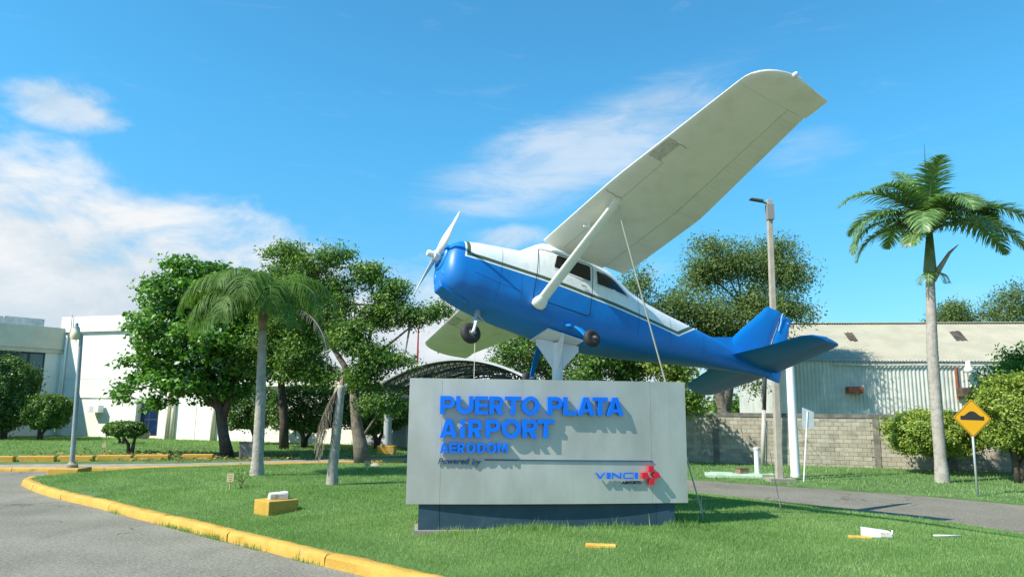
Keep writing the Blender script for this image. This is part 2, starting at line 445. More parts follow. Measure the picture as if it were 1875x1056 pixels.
def blades(name, P, z, hmin, hmax, wid, rng, label):
    n = len(P); a = rng.uniform(0, 2 * np.pi, n); hh = rng.uniform(hmin, hmax, n) * np.where(rng.random(n) < .05, 1.6, 1)
    lean = rng.uniform(.1, .75, n) * hh; la = rng.uniform(0, 2 * np.pi, n)
    B = np.c_[P, z - .01]; dx = np.c_[np.cos(a), np.sin(a), np.zeros(n)] * (wid * rng.uniform(.7, 1.4, n))[:, None]
    tip = B + np.c_[np.cos(la) * lean, np.sin(la) * lean, hh]
    V = np.stack([B - dx, B + dx, tip], 1).reshape(-1, 3)
    Fq = np.arange(3 * n).reshape(-1, 3)
    pat = .5 + .28 * np.sin(P[:, 0] * .9 + 1.3 * np.sin(P[:, 1] * .5)) * np.cos(P[:, 1] * .75 + .7)
    pat += .25 * np.sin(P[:, 0] * 3.1 + 2 * np.sin(P[:, 1] * 1.7)) * np.sin(P[:, 1] * 2.6 + P[:, 0]) + .3 * np.maximum(0, np.sin(P[:, 0] * .63 + 2.1) * np.sin(P[:, 1] * .57 + .4) - .45)
    rnd = np.clip(pat * .75 + rng.normal(.10, .2, n), 0, 1)
    o = mesh_arrays(name, V, Fq, rnd, M_grass, None, 3)
    return tag(o, label, 'grass', None, 'stuff')


SIGN_BOX = [(-1.5, 11.27), (2.68, 11.76), (2.62, 12.3), (-1.55, 11.8)]
gp = []
for (x0, y0, x1, y1, dens) in ((-6, 8, 12.5, 13.2, 4200), (-9, 13.2, 12, 17, 2300), (-14, 17, 10, 21, 1100), (-20, 21, 8, 29, 520)):
    n = int((x1 - x0) * (y1 - y0) * dens); P = rand_in(island, n, RNG, (x0, y0, x1, y1)); gp.append(P)
P = np.vstack(gp)
P = P[~inside(P, np.array(SIGN_BOX))]
ax = P[:, 0] / P[:, 1]; P = P[(ax > -.78) & (ax < .78)]
A = island_a[:CURB_N]; dk = np.full(len(P), 1e9)
for i in range(len(A) - 1):
    v = A[i + 1] - A[i]; tt = np.clip(((P - A[i]) @ v) / (v @ v), 0, 1); dk = np.minimum(dk, np.hypot(*(P - A[i] - tt[:, None] * v).T))
P = P[dk > .225 + RNG.normal(0, .025, len(P))]
dist = P[:, 1]
z = h_isl(P)
blades('grass', P, z, .022, .055, .0042 * np.clip(dist / 11, .9, 2.4), RNG, 'short mown green grass on the island around the sign')
P = rand_in(right_poly, 90000, RNG, (2, 14, 26, 34)); P = P[P[:, 0] / P[:, 1] < .78]
blades('grass', P, h_r(P), .03, .09, .012, RNG, 'green grass verge between the service road and the block wall')
P = rand_in(left_poly, 110000, RNG, (-40, 27, -3.6, 50)); P = P[P[:, 0] / P[:, 1] > -.78]
blades('grass', P, h_l(P), .04, .10, .014, RNG, 'green grass in front of the white building')
# taller weeds along the plinth
P = np.c_[RNG.uniform(-1.6, 2.9, 2600), np.zeros(2600)]; P[:, 1] = 11.22 + (P[:, 0] + 1.5) * .115 - np.abs(RNG.normal(0, .12, 2600))
cl = np.sin(P[:, 0] * 5.1) + np.sin(P[:, 0] * 2.3 + 1); P = P[cl > RNG.normal(-.2, .6, len(P))]
blades('grass', P, h_isl(P), .05, .14, .005, RNG, 'ragged taller grass along the foot of the sign plinth')

# ------------------------------------------------------------------ the sign
SGA = at(743, 921, 11.27); SGB = at(1260, 921, 11.80)
SU = Vector((SGB.x - SGA.x, SGB.y - SGA.y, 0)); SW = SU.length; SU.normalize()
SN = Vector((SU.y, -SU.x, 0))                     # towards the camera
S0 = Vector((SGA.x, SGA.y, 0))
V_BOT = (SGA.z + SGB.z) / 2; V_TOP = (hit(750, 690, S0, SN).z + hit(1252, 701, S0, SN).z) / 2
S_GZ = float(h_isl([(.7, 12.4)])[0])
BULGE = .075
def bul(u): t = 2 * u / SW - 1; return BULGE * (1 - t * t)
def spx(px, py):
    p = hit(px, py, S0 + SN * .05, SN); return (p - S0).dot(SU), p.z
def swp(u, v, d): return S0 + SU * u + SN * (bul(u) + d) + Vector((0, 0, v))

m = bpy.data.materials.new('sign_panel'); m.use_nodes = True; M_panel = m
qn = NB(m.node_tree); pb = m.node_tree.nodes['Principled BSDF']
pos = qn.n('ShaderNodeNewGeometry').outputs['Position']
stain = qn.ss(qn.noise(qn.mapv(pos, (1, 1, .55)), 1.1, 6, .6), .35, .7)
col = qn.mix(stain, (.56, .565, .52), (.42, .43, .39))
drip = qn.ss(qn.noise(qn.mapv(pos, (9, 9, .5)), 1.6, 5, .6), .55, .8)
col = qn.mix(qn.m('MULTIPLY', drip, .28), col, (.30, .34, .33))
qn.link(col, pb.inputs['Base Color']); pb.inputs['Roughness'].default_value = .40; pb.inputs['Metallic'].default_value = .4

sign = empty('monument_sign', (S0 + SU * (SW / 2) + Vector((0, 0, S_GZ))), 'grey panel monument sign with raised blue airport lettering under the mounted airplane', 'sign')
sign_M = Matrix.Translation(sign.location).inverted()
def sgn(mb, name, mt, **k):
    mb.v = [tuple(sign_M @ Vector(p)) for p in mb.v]; return mb.build(name, mt, sign, **k)

# face: three sheets with hairline joints
JO = [0, spx(808, 800)[0], spx(1193, 800)[0], SW]
for k in range(3):
    u0, u1 = JO[k] + (.0015 if k else 0), JO[k + 1] - (.0015 if k < 2 else 0)
    n = 12; secs = []
    for i in range(n + 1):
        u = u0 + (u1 - u0) * i / n
        secs.append([swp(u, V_BOT, 0), swp(u, V_BOT, -.012), swp(u, V_TOP, -.012), swp(u, V_TOP, 0)])
    mb = MB().loft(secs); sgn(mb, 'face_panel', M_panel)
# returns, back and top of the cabinet
DEP = .62
def cab(u, v, d): return S0 + SU * u + SN * d + Vector((0, 0, v))
n = 24; top_f = [swp(SW * i / n, V_TOP - .003, -.013) for i in range(n + 1)]; bot_f = [swp(SW * i / n, V_BOT + .003, -.013) for i in range(n + 1)]
mb = MB()
vs = [*top_f, cab(SW, V_TOP - .003, -DEP), cab(0, V_TOP - .003, -DEP)]; mb.add(vs, [tuple(range(len(vs)))])
vs = [*bot_f, cab(SW, V_BOT + .003, -DEP), cab(0, V_BOT + .003, -DEP)]; mb.add(vs, [tuple(range(len(vs)))])
for u in (0, SW): mb.add([cab(u, V_BOT + .003, -.013), cab(u, V_TOP - .003, -.013), cab(u, V_TOP - .003, -DEP), cab(u, V_BOT + .003, -DEP)], [(0, 1, 2, 3)])
mb.add([cab(0, V_BOT, -DEP), cab(SW, V_BOT, -DEP), cab(SW, V_TOP, -DEP), cab(0, V_TOP, -DEP)], [(0, 1, 2, 3)])
sgn(mb, 'cabinet', mat('sign_return', (.20, .25, .27), rough=.5))
# plinth in three pieces
pu0, pu1 = spx(766, 940)[0], spx(1238, 940)[0]; pj = [pu0, spx(805, 940)[0], spx(1204, 940)[0], pu1]
for k in range(3):
    u0, u1 = pj[k] + (.003 if k else 0), pj[k + 1] - (.003 if k < 2 else 0)
    P = [cab(u0, S_GZ - .25, -.015), cab(u1, S_GZ - .25, -.015), cab(u1, S_GZ - .25, -DEP + .1), cab(u0, S_GZ - .25, -DEP + .1)]
    mb = MB().prism(P + [p + Vector((0, 0, V_BOT - S_GZ + .25 + .002)) for p in P]); sgn(mb, 'plinth', M_base_s)
P = [cab(pu0 - .05, S_GZ - .2, .05), cab(pu1 + .05, S_GZ - .2, .05), cab(pu1 + .05, S_GZ - .2, -DEP), cab(pu0 - .05, S_GZ - .2, -DEP)]
mb = MB().prism(P + [p + Vector((0, 0, .2 - .02)) for p in P]); sgn(mb, 'footing', M_conc)


# glyph outlines: width w (height is 1), stroke s
def arc(cx, cy, rx, ry, a0, a1, n=14): return [(cx + rx * math.cos(R_(a0 + (a1 - a0) * i / n)), cy + ry * math.sin(R_(a0 + (a1 - a0) * i / n))) for i in range(n + 1)]
def glyph(ch, w, s=.245):
    t = s * .86
    if ch == 'P':
        y0 = .33; r = (1 - y0) / 2
        return [[(0, 0), (s, 0), (s, y0)] + arc(w - r, y0 + r, r, r, -90, 90) + [(0, 1)], [(s, y0 + t)] + arc(w - r, y0 + r, r - t, r - t, -90, 90) + [(s, 1 - t)]]
    if ch == 'R':
        y0 = .34; r = (1 - y0) / 2
        return [[(0, 0), (s, 0), (s, y0), (w * .40, y0), (w - s * 1.3, 0), (w, 0), (w * .40 + s * 1.15, y0 + .012)] + arc(w - r - .01, y0 + r, r, r, -70, 90) + [(0, 1)], [(s, y0 + t)] + arc(w - r - .01, y0 + r, r - t, r - t, -90, 90) + [(s, 1 - t)]]
    if ch == 'D':
        return [[(0, 0)] + arc(w - .5, .5, .5, .5, -90, 90, 18) + [(0, 1)], [(s, t)] + arc(w - .5, .5, .5 - t, .5 - t, -90, 90, 18) + [(s, 1 - t)]]
    if ch == 'U':
        r = w / 2
        return [[(0, 1)] + arc(r, r, r, r, 180, 360, 18) + [(w, 1), (w - s, 1)] + arc(r, r, r - s, r - s, 360, 180, 16) + [(s, 1)]]
    if ch == 'O':
        return [arc(w / 2, .5, w / 2, .52, 0, 350, 35), arc(w / 2, .5, w / 2 - s, .52 - t, 0, 350, 35)]
    if ch == 'E':
        m0, m1 = .5 - t * .45, .5 + t * .45
        return [[(0, 0), (w, 0), (w, t), (s, t), (s, m0), (w * .94, m0), (w * .94, m1), (s, m1), (s, 1 - t), (w, 1 - t), (w, 1), (0, 1)]]
    if ch == 'T':
        return [[(w / 2 - s / 2, 0), (w / 2 + s / 2, 0), (w / 2 + s / 2, 1 - t), (w, 1 - t), (w, 1), (0, 1), (0, 1 - t), (w / 2 - s / 2, 1 - t)]]
    if ch == 'L': return [[(0, 0), (w, 0), (w, t), (s, t), (s, 1), (0, 1)]]
    if ch == 'A':
        k = s * 1.1; hw = s * .62
        xl = lambda y: (w / 2 - hw) * y; xi = lambda y: k + (w / 2 - k) * y / .80
        return [[(0, 0), (k, 0), (xi(.17), .17), (w - xi(.17), .17), (w - k, 0), (w, 0), (w / 2 + hw, 1), (w / 2 - hw, 1)], [(xi(.36), .36), (w - xi(.36), .36), (w / 2, .74)]]
    if ch == 'M':
        return [[(0, 0), (s, 0), (s, .58), (w / 2, .16), (w - s, .58), (w - s, 0), (w, 0), (w, 1), (w - s * .95, 1), (w / 2, .52), (s * .95, 1), (0, 1)]]
    if ch == 'I': return [[(0, 0), (w, 0), (w, 1), (0, 1)]]
    if ch == 'N': return [[(0, 0), (s, 0), (s, .62), (w - s * 1.1, 0), (w, 0), (w, 1), (w - s, 1), (w - s, .38), (s * 1.1, 1), (0, 1)]]
    if ch == 'V': return [[(0, 1), (w / 2 - s * .6, 0), (w / 2 + s * .6, 0), (w, 1), (w - s * 1.15, 1), (w / 2, .36), (s * 1.15, 1)]]
    if ch == 'C': return [[(.22, 0), (w, 0), (w, t), (.32, t), (s, .34), (s, .66), (.32, 1 - t), (w, 1 - t), (w, 1), (.22, 1), (0, .8), (0, .2)]]


def extrude(loops, fn, d0, d1):
    pts = [p for l in loops for p in l]
    tri = tessellate_polygon([[Vector((x, y, 0)) for x, y in l] for l in loops]); n = len(pts); mb = MB()
    v = [fn(x, y, d1) for x, y in pts] + [fn(x, y, d0) for x, y in pts]
    f = [tuple(t) for t in tri] + [tuple(i + n for i in t)[::-1] for t in tri]; k = 0
    for l in loops:
        for i in range(len(l)): a, c = k + i, k + (i + 1) % len(l); f.append((a, c, c + n, a + n))
        k += len(l)
    mb.add(v, f); return mb


def put_letter(ch, x0, x1, yt, yb, mt, s=.245, depth=.092, name='letter', off=.02):
    ul, vb = spx(x0, yb); ur, vt = spx(x1, yt); ur2, _ = spx(x1, yb); hgt = vt - vb; w = (ur2 - ul) / hgt
    fn = lambda x, y, d: swp(ul + x * hgt, vb + y * hgt, d)
    mb = extrude(glyph(ch, w, s), fn, off, depth); sgn(mb, name, mt)
def zc(zx): return 790 + zx / 5.0676
for txt, xs, yt, yb, sl in (('PUERTOPLATA', [(78, 215), (225, 385), (397, 520), (532, 665), (675, 825), (830, 995), (1068, 1205), (1212, 1330), (1345, 1500), (1482, 1625), (1615, 1770)], 724.6, 757.5, 3.2),
                            ('A_RPORT', [(75, 235), (258, 318), (335, 465), (498, 630), (645, 820), (835, 975), (975, 1130)], 767.2, 800.8, .5),
                            ('AERODOM', [(78, 152), (165, 232), (238, 305), (320, 405), (420, 495), (508, 595), (605, 700)], 810, 828.2, .3)):
    xr = xs[-1][1]
    for ch, (x0, x1) in zip(txt, xs):
        dy = sl * ((x0 + x1) / 2 - 78) / (xr - 78)
        if ch == '_':
            ul, vb = spx(zc(263), yb + dy); ur, vt = spx(zc(308), 780); hgt = vt - vb
            sq = [[(0, 0), (ur - ul, 0), (ur - ul, hgt), (0, hgt)]]
            mb = extrude(sq, lambda x, y, d: swp(ul + x, vb + y, d), .02, .092)
            r = (ur - ul) * .58; cy = spx(zc(285), 772.5)[1] - vb
            m2 = extrude([arc((ur - ul) / 2, cy, r, r, 0, 345, 23)], lambda x, y, d: swp(ul + x, vb + y, d), .02, .092)
            mb.add(m2.v, m2.f); sgn(mb, 'letter', M_blue_l)
        else: put_letter(ch, zc(x0), zc(x1), yt + dy, yb + dy, M_blue_l)
def zv(zx): return 1060 + zx / 10.417
for ch, x0, x1 in (('V', 295, 480), ('I', 512, 585), ('N', 610, 790), ('C', 828, 1025), ('I', 1048, 1112)):
    put_letter(ch, zv(x0), zv(x1), 864, 875.6, M_blue_l, .235, .062, 'letter', .042)
# red emblem: four blocks of a cross around an open centre
eu, ev = spx(1189.5, 869); es = (spx(1206.4, 869)[0] - spx(1173.3, 869)[0]) / 2
fe = lambda x, y, d: swp(eu + x * es, ev + y * es, d)
for lp in ([(-.26, .98), (.30, .98), (.34, .42), (.12, .30), (-.16, .34), (-.30, .40)], [(-1, .26), (-.42, .34), (-.30, .06), (-.24, -.22), (-.36, -.34), (-1, -.34)],
           [(-.24, -.42), (.02, -.30), (.26, -.26), (.40, -.40), (.30, -.98), (-.24, -1)], [(.44, .36), (.76, .36), (1, .0), (1, -.26), (.50, -.32), (.30, -.12), (.22, .18)]):
    sgn(extrude([lp], fe, .02, .10), 'emblem_block', M_red)
# dividing rule
ul, vb = spx(887, 842.6); ur, vt = spx(1195, 841.6)
mb = MB(); n = 10; secs = []
for i in range(n + 1):
    u = ul + (ur - ul) * i / n; v = spx(887, 841.0)[1] + (spx(1195, 843.6)[1] - spx(887, 841.0)[1]) * i / n
    secs.append([swp(u, v - .009, .001), swp(u, v - .009, .02), swp(u, v + .009, .02), swp(u, v + .009, .001)])
sgn(mb.loft(secs), 'rule', M_slate)
# small lettering from the built-in font
def word(txt, px0, px1, pyb, cap_px, mt, shear, name, d0, d1, bold):
    cu = bpy.data.curves.new(name, 'FONT'); cu.body = txt; cu.shear = shear; cu.size = 1; cu.offset = bold; cu.extrude = .5; cu.resolution_u = 3
    to = bpy.data.objects.new(name, cu); COL.objects.link(to)
    bpy.context.view_layer.update()
    me = bpy.data.meshes.new_from_object(to.evaluated_get(bpy.context.evaluated_depsgraph_get()))
    bpy.data.objects.remove(to)
    V = np.empty(len(me.vertices) * 3, np.float32); me.vertices.foreach_get('co', V); V = V.reshape(-1, 3)
    w = V[:, 0].max() - V[:, 0].min(); ul, vb = spx(px0, pyb); ur, _ = spx(px1, pyb); cap = (vb - spx(px0, pyb + cap_px)[1])
    fh = .70
    out = [sign_M @ swp(ul + (x - V[:, 0].min()) / w * (ur - ul), vb + y / fh * cap, d0 + (zz + .5) * (d1 - d0)) for x, y, zz in V]
    for v, p in zip(me.vertices, out): v.co = p
    me.materials.clear(); link(name, me, mt, sign)
word('Powered', 802, 859.5, 848.8, 11, M_slate, .25, 'lettering', .012, .03, .012)
word('by', 863.5, 880.5, 850.0, 11, M_slate, .25, 'lettering', .012, .03, .012)
word('AIRPORTS', 1138.3, 1173.8, 885.2, 5.0, M_navy, 0, 'lettering', .002, .012, .03)


# ------------------------------------------------------------------ the airplane
AT = Vector((-1.5509, 11.6517, 4.6383))
AR = Matrix(((-.86939, .48784, .07856), (-.43702, -.83332, .3385), (.2306, .25996, .93768)))
plane = empty('airplane', (0, 0, 0), 'blue and white high-wing propeller airplane mounted nose-up above the sign', 'airplane')
plane.matrix_world = Matrix.Translation(AT) @ AR.to_4x4()
def acw(x, y, z): return AT + AR @ Vector((x, y, z))

m = bpy.data.materials.new('livery'); m.use_nodes = True; M_liv = m
qn = NB(m.node_tree); pb = m.node_tree.nodes['Principled BSDF']
oc = qn.n('ShaderNodeTexCoord').outputs['Object']; sp = qn.n('ShaderNodeSeparateXYZ'); qn.link(oc, sp.inputs[0])
X, Z = sp.outputs[0], sp.outputs[2]
a = qn.m('ADD', Z, .04)
bb = qn.m('DIVIDE', qn.m('ADD', qn.m('ADD', X, 5.26), qn.m('MULTIPLY', Z, 1.45)), 1.76)
cc = qn.m('SUBTRACT', -.66, X)
mm = qn.m('MINIMUM', a, qn.m('MINIMUM', bb, cc))
dirt = qn.ss(qn.noise(oc, 2.2, 7, .65), .45, .75); fine = qn.ss(qn.noise(qn.mapv(oc, (1, 1, .3)), 9, 5, .6), .5, .8)
blue = qn.mix(dirt, (.001, .165, .52), (.002, .13, .43))
whit = qn.mix(qn.m('MULTIPLY', qn.m('MAXIMUM', qn.m('MULTIPLY', dirt, fine), qn.m('MULTIPLY', fine, .45)), .7), (.78, .79, .77), (.48, .47, .40))
green = qn.mix(dirt, (.06, .10, .05), (.085, .125, .06))
c = qn.mix(qn.m('GREATER_THAN', mm, 0), blue, whit)
c = qn.mix(qn.m('GREATER_THAN', mm, .028), c, green)
c = qn.mix(qn.m('GREATER_THAN', mm, .092), c, whit)
qn.link(c, pb.inputs['Base Color']); pb.inputs['Roughness'].default_value = .46
pb.inputs['Coat Weight'].default_value = .05; pb.inputs['Coat Roughness'].default_value = .15
bn = qn.n('ShaderNodeBump'); bn.inputs['Strength'].default_value = .16; bn.inputs['Distance'].default_value = .05
qn.link(qn.noise(oc, 2.6, 3, .5), bn.inputs['Height']); qn.link(bn.outputs[0], pb.inputs['Normal'])


def skin(name, base, stain, rib=False):          # wing and control-surface paint, with dirt and rivet-line dents
    m = bpy.data.materials.new(name); m.use_nodes = True
    q = NB(m.node_tree); p = m.node_tree.nodes['Principled BSDF']; oc = q.n('ShaderNodeTexCoord').outputs['Object']
    d1 = q.ss(q.noise(oc, 1.8, 8, .68), .42, .78); d2 = q.ss(q.noise(q.mapv(oc, (.8, 6, 1)), 2.2, 6, .65), .55, .85)
    c = q.mix(q.m('MULTIPLY', d1, .45), base, stain); c = q.mix(q.m('MULTIPLY', d2, .35), c, stain)
    q.link(c, p.inputs['Base Color']); p.inputs['Roughness'].default_value = .4
    bn = q.n('ShaderNodeBump'); bn.inputs['Strength'].default_value = .13 if rib else .12; bn.inputs['Distance'].default_value = .02
    if rib:
        wv = q.n('ShaderNodeTexWave', wave_type='BANDS', bands_direction='Y'); q.link(oc, wv.inputs[0]); wv.inputs['Scale'].default_value = 3.2
        q.link(wv.outputs['Fac'], bn.inputs['Height'])
    else: q.link(q.noise(q.mapv(oc, (2.0, 1, 1)), 2.0, 3), bn.inputs['Height'])
    q.link(bn.outputs[0], p.inputs['Normal']); return m
M_wing = skin('wing_white', (.80, .79, .69), (.52, .50, .40)); M_flap = skin('flap_white', (.78, .77, .67), (.52, .50, .40), True)
M_tail = skin('tail_blue', (.001, .18, .54), (.01, .15, .40)); M_elev = skin('elevator_blue', (.001, .15, .46), (.01, .14, .36), True)
M_blk = mat('tinted_glass', (.006, .007, .010), rough=.06, spec=.6)

ST = np.array([  # x, half width, top, bottom, exponent, upper taper
    (-.42, .20, .10, -.34, 2.2, 0), (-.45, .30, .20, -.43, 2.4, 0), (-.51, .375, .29, -.52, 2.6, 0), (-.63, .43, .37, -.60, 2.8, 0), (-.95, .475, .44, -.67, 3.0, 0),
    (-1.35, .50, .51, -.71, 3.2, .05), (-1.72, .525, .575, -.735, 3.4, .08), (-1.95, .54, .76, -.74, 3.4, .12), (-2.12, .55, .90, -.745, 3.6, .16), (-2.4, .555, .96, -.745, 4.0, .16), (-3.0, .55, .95, -.735, 4.2, .16),
    (-3.55, .535, .88, -.70, 4.0, .18), (-3.80, .515, .78, -.67, 3.6, .2), (-4.12, .485, .62, -.63, 3.3, .2), (-4.55, .44, .52, -.56, 3.0, .15), (-5.0, .385, .465, -.48, 2.9, .1),
    (-5.8, .29, .41, -.33, 2.8, .05), (-6.4, .215, .37, -.22, 2.7, 0), (-7.0, .14, .30, -.13, 2.6, 0), (-7.9, .05, .22, .0, 2.4, 0)])
def sec_at(x):
    xs = ST[::-1, 0]; return [np.interp(x, xs, ST[::-1, k]) for k in range(1, 6)]
def tap(z, tp, zt): return 1 - tp * max(0, (z - .05) / max(zt - .05, .05)) ** 1.3 if z > .05 else 1
def side_y(x, z):
    w, zt, zb, n, tp = sec_at(x); mid, hh = (zt + zb) / 2, (zt - zb) / 2
    t = min(.999, abs((z - mid) / hh)); return w * (1 - t ** n) ** (1 / n) * tap(z, tp, zt)
def section(x, N=40):
    w, zt, zb, n, tp = sec_at(x); mid, hh = (zt + zb) / 2, (zt - zb) / 2; o = []
    for j in range(N):
        q = 2 * math.pi * j / N; cq, sq = math.cos(q), math.sin(q)
        y = w * math.copysign(abs(cq) ** (2 / n), cq); z = mid + hh * math.copysign(abs(sq) ** (2 / n), sq)
        o.append((x, y * tap(z, tp, zt), z))
    return o
xs = [-.42, -.435, -.45, -.475, -.51, -.56, -.63, -.71, -.82] + [-.95 - .11 * i for i in range(63)] + [-7.9]
MB().loft([section(x) for x in xs]).build('fuselage', M_liv, plane, True, auto=55)


def patch(poly, off=.006, sidey=1):               # polygon in (x,z) laid on the fuselage side
    mb = MB(); cx = sum(p[0] for p in poly) / len(poly); czz = sum(p[1] for p in poly) / len(poly); rings = []
    for k in (1, .66, .33):
        rings.append([(cx + (x - cx) * k, sidey * (side_y(cx + (x - cx) * k, czz + (z - czz) * k) + off), czz + (z - czz) * k) for x, z in poly])
    rings.append([(cx, sidey * (side_y(cx, czz) + off), czz)] * len(poly))
    base = [(x, y - sidey * (off + .01), z) for x, y, z in rings[0]]
    mb.loft([base] + rings, cap=False); return mb
def rpoly(pts, r=.05, n=5):
    o = []
    for i, p in enumerate(pts):
        p = Vector(p); a = (Vector(pts[i - 1]) - p); c = (Vector(pts[(i + 1) % len(pts)]) - p)
        ra = min(r, a.length / 2.2, c.length / 2.2); a.normalize(); c.normalize()
        s, e = p + a * ra, p + c * ra
        for k in range(n + 1): t = k / n; o.append(tuple((s * (1 - t) + p * t) * (1 - t) + (p * (1 - t) + e * t) * t))
    return o
def strip(line, w, sidey=1, off=.003):            # thin line laid on the fuselage side
    mb = MB(); secs = []
    for i, (x, z) in enumerate(line):
        a = line[max(i - 1, 0)]; c = line[min(i + 1, len(line) - 1)]; t = Vector((c[0] - a[0], c[1] - a[1])).normalized(); n = Vector((-t.y, t.x)) * w / 2
        q = []
        for s in (-1, 1): xx, zz = x + n.x * s, z + n.y * s; q.append((xx, sidey * (side_y(xx, zz) + off), zz))
        secs.append(q)
    for i in range(len(secs) - 1): mb.add(secs[i] + secs[i + 1], [(0, 1, 3, 2)])
    return mb
def dens(pts, step=.06):
    o = []
    for a, c in zip(pts, pts[1:]):
        n = max(1, int(math.hypot(c[0] - a[0], c[1] - a[1]) / step)); o += [(a[0] + (c[0] - a[0]) * k / n, a[1] + (c[1] - a[1]) * k / n) for k in range(n)]
    return o + [pts[-1]]
for sd_ in (1, -1):
    dpoly = rpoly([(-1.99, .62), (-3.12, .67), (-3.06, -.40), (-1.93, -.42)], .07)
    door = patch(dpoly, .007, sd_).build('door', M_liv, plane, True, auto=40)
    dl = dens(dpoly + dpoly[:1], .05)
    strip(dl, .012, sd_, .009).build('door_seam', M_dark, door)
    w1 = rpoly([(-2.34, .60), (-3.07, .635), (-3.06, .275), (-2.27, .285)], .05)
    g1 = patch(w1, .012, sd_).build('window', M_blk, door, True, auto=40)
    strip(dens(w1 + w1[:1], .05), .022, sd_, .012).build('window_frame', M_wing, g1)
    MB().tube([(-2.95, sd_ * (side_y(-2.95, .12) + .01), .12), (-2.93, sd_ * (side_y(-2.93, .12) + .03), .125), (-2.84, sd_ * (side_y(-2.84, .13) + .025), .13)], .012, 6).build('handle', M_metal, door)
    w2 = rpoly([(-3.19, .60), (-3.42, .61), (-3.62, .55), (-3.80, .43), (-3.96, .305), (-3.19, .29)], .035)
    g2 = patch(w2, .008, sd_).build('window', M_blk, plane, True, auto=40)
    strip(dens(w2 + w2[:1], .05), .018, sd_, .01).build('window_frame', M_wing, g2)
    for line in ([(-1.32, .40), (-1.30, -.62)], [(-1.68, -.05), (-1.72, -.45), (-1.72, -.62)], [(-.85, -.28), (-1.30, -.34), (-1.75, -.36)], [(-4.2, .45), (-4.15, -.45)], [(-5.0, .3), (-4.98, -.35)], [(-5.9, .25), (-5.9, -.22)]):
        strip(dens(line), .005, sd_, .002).build('panel_seam', mat('seam_blue', (.006, .06, .22), rough=.6), plane)

# cowling front: inlets, prop ring, lower air scoop
for s in (1, -1):
    o = Vector((-.455, s * .20, -.27)); axn = Vector((.90, s * .32, -.12))
    MB().lathe([(.04, .0), (.062, .012), (.088, .006), (.095, -.03)], o + axn * .01, axn, 18).build('air_inlet', M_tail, plane, True)
    MB().lathe([(.001, .012), (.062, .008), (.064, -.03)], o, axn, 18).build('inlet_opening', mat('inlet_dark', (.002, .03, .14), rough=.8), plane, True)
MB().prism([(-.44, -.15, -.56), (-.44, .15, -.56), (-.95, .16, -.70), (-.95, -.16, -.70), (-.40, -.13, -.44), (-.40, .13, -.44), (-.95, .14, -.60), (-.95, -.14, -.60)]).build('air_scoop', M_liv, plane, False, .03)
nf = MB().lathe([(.235, -.14), (.24, -.02), (.22, .01), (.17, .02), (.165, -.05)], (-.41, 0, .05), (1, 0, 0), 24).build('cowl_ring', M_tail, plane, True, auto=50)
MB().lathe([(.16, .0), (.15, .012), (.05, .014)], (-.42, 0, .05), (1, 0, 0), 20).build('cowl_plate', M_elev, plane, True)
# propeller
prop = bpy.data.objects.new('propeller', None); COL.objects.link(prop); prop.parent = plane; prop.location = (-.33, 0, .05)
pmesh = MB().lathe([(.001, .17), (.045, .168), (.055, .15), (.055, .05), (.085, .045), (.085, -.045), (.06, -.05), (.06, -.14)], (0, 0, 0), (1, 0, 0), 22)
pmesh.build('hub', M_white, prop, True, auto=35)
PD = Vector((.0, .90, .46)).normalized(); PE = Vector((1, 0, 0))
for s in (1, -1):
    secs = []; D = PD * s; T = PE.cross(D)
    for i in range(13):
        t = i / 12; r = .05 + .87 * t; ch = (.075 + .075 * math.sin(math.pi * min(1, t * 1.25 + .12))) * (1 - .72 * max(0, (t - .78) / .22) ** 2) * .92
        tw = R_(62 - 46 * t ** .6); c_ = T * math.cos(tw) + PE * math.sin(tw); nn = T * -math.sin(tw) + PE * math.cos(tw)
        th_ = .02 * (1 - .75 * t) + .002
        secs.append([D * r + c_ * (ch / 2 * math.cos(2 * math.pi * j / 12)) + nn * (th_ * math.sin(2 * math.pi * j / 12)) + PE * (.02 * t) for j in range(12)])
    MB().loft(secs).build('blade', M_white, prop, True, auto=60)


# wings
def airfoil(ch, t, n=12):
    up = [(.5 * (1 - math.cos(math.pi * i / n))) for i in range(n + 1)]
    yt = lambda x: t * 5 * (.2969 * math.sqrt(x) - .126 * x - .3516 * x * x + .2843 * x ** 3 - .1036 * x ** 4)
    top = [(x, yt(x) * 1.15 + .02 * math.sin(math.pi * x)) for x in up]; bot = [(x, -yt(x) * .55) for x in up]
    return top, bot, yt
WST = [(.52, -2.06, -3.78, .79, .13), (2.55, -2.06, -3.78, .85, .13), (5.0, -2.21, -3.40, .925, .12)]
def wing_par(y):
    ys = [w[0] for w in WST]; return [float(np.interp(y, ys, [w[k] for w in WST])) for k in (1, 2, 3, 4)]
def wpt(y, x, up, s, gap=0):                       # point on the wing skin at span y and station x
    le, te, z, t = wing_par(min(y, 5.0)); ch = le - te; u = min(1, max(0, (le - x) / ch))
    yt = t * 5 * (.2969 * math.sqrt(u) - .126 * u - .3516 * u * u + .2843 * u ** 3 - .1036 * u ** 4) * ch
    zz = z + (yt * 1.1 + .02 * math.sin(math.pi * u) if up else -yt * .5 - .004)
    return (x, s * y, zz - .09 * u * max(0, 1 - (y - .5) / 4.5))
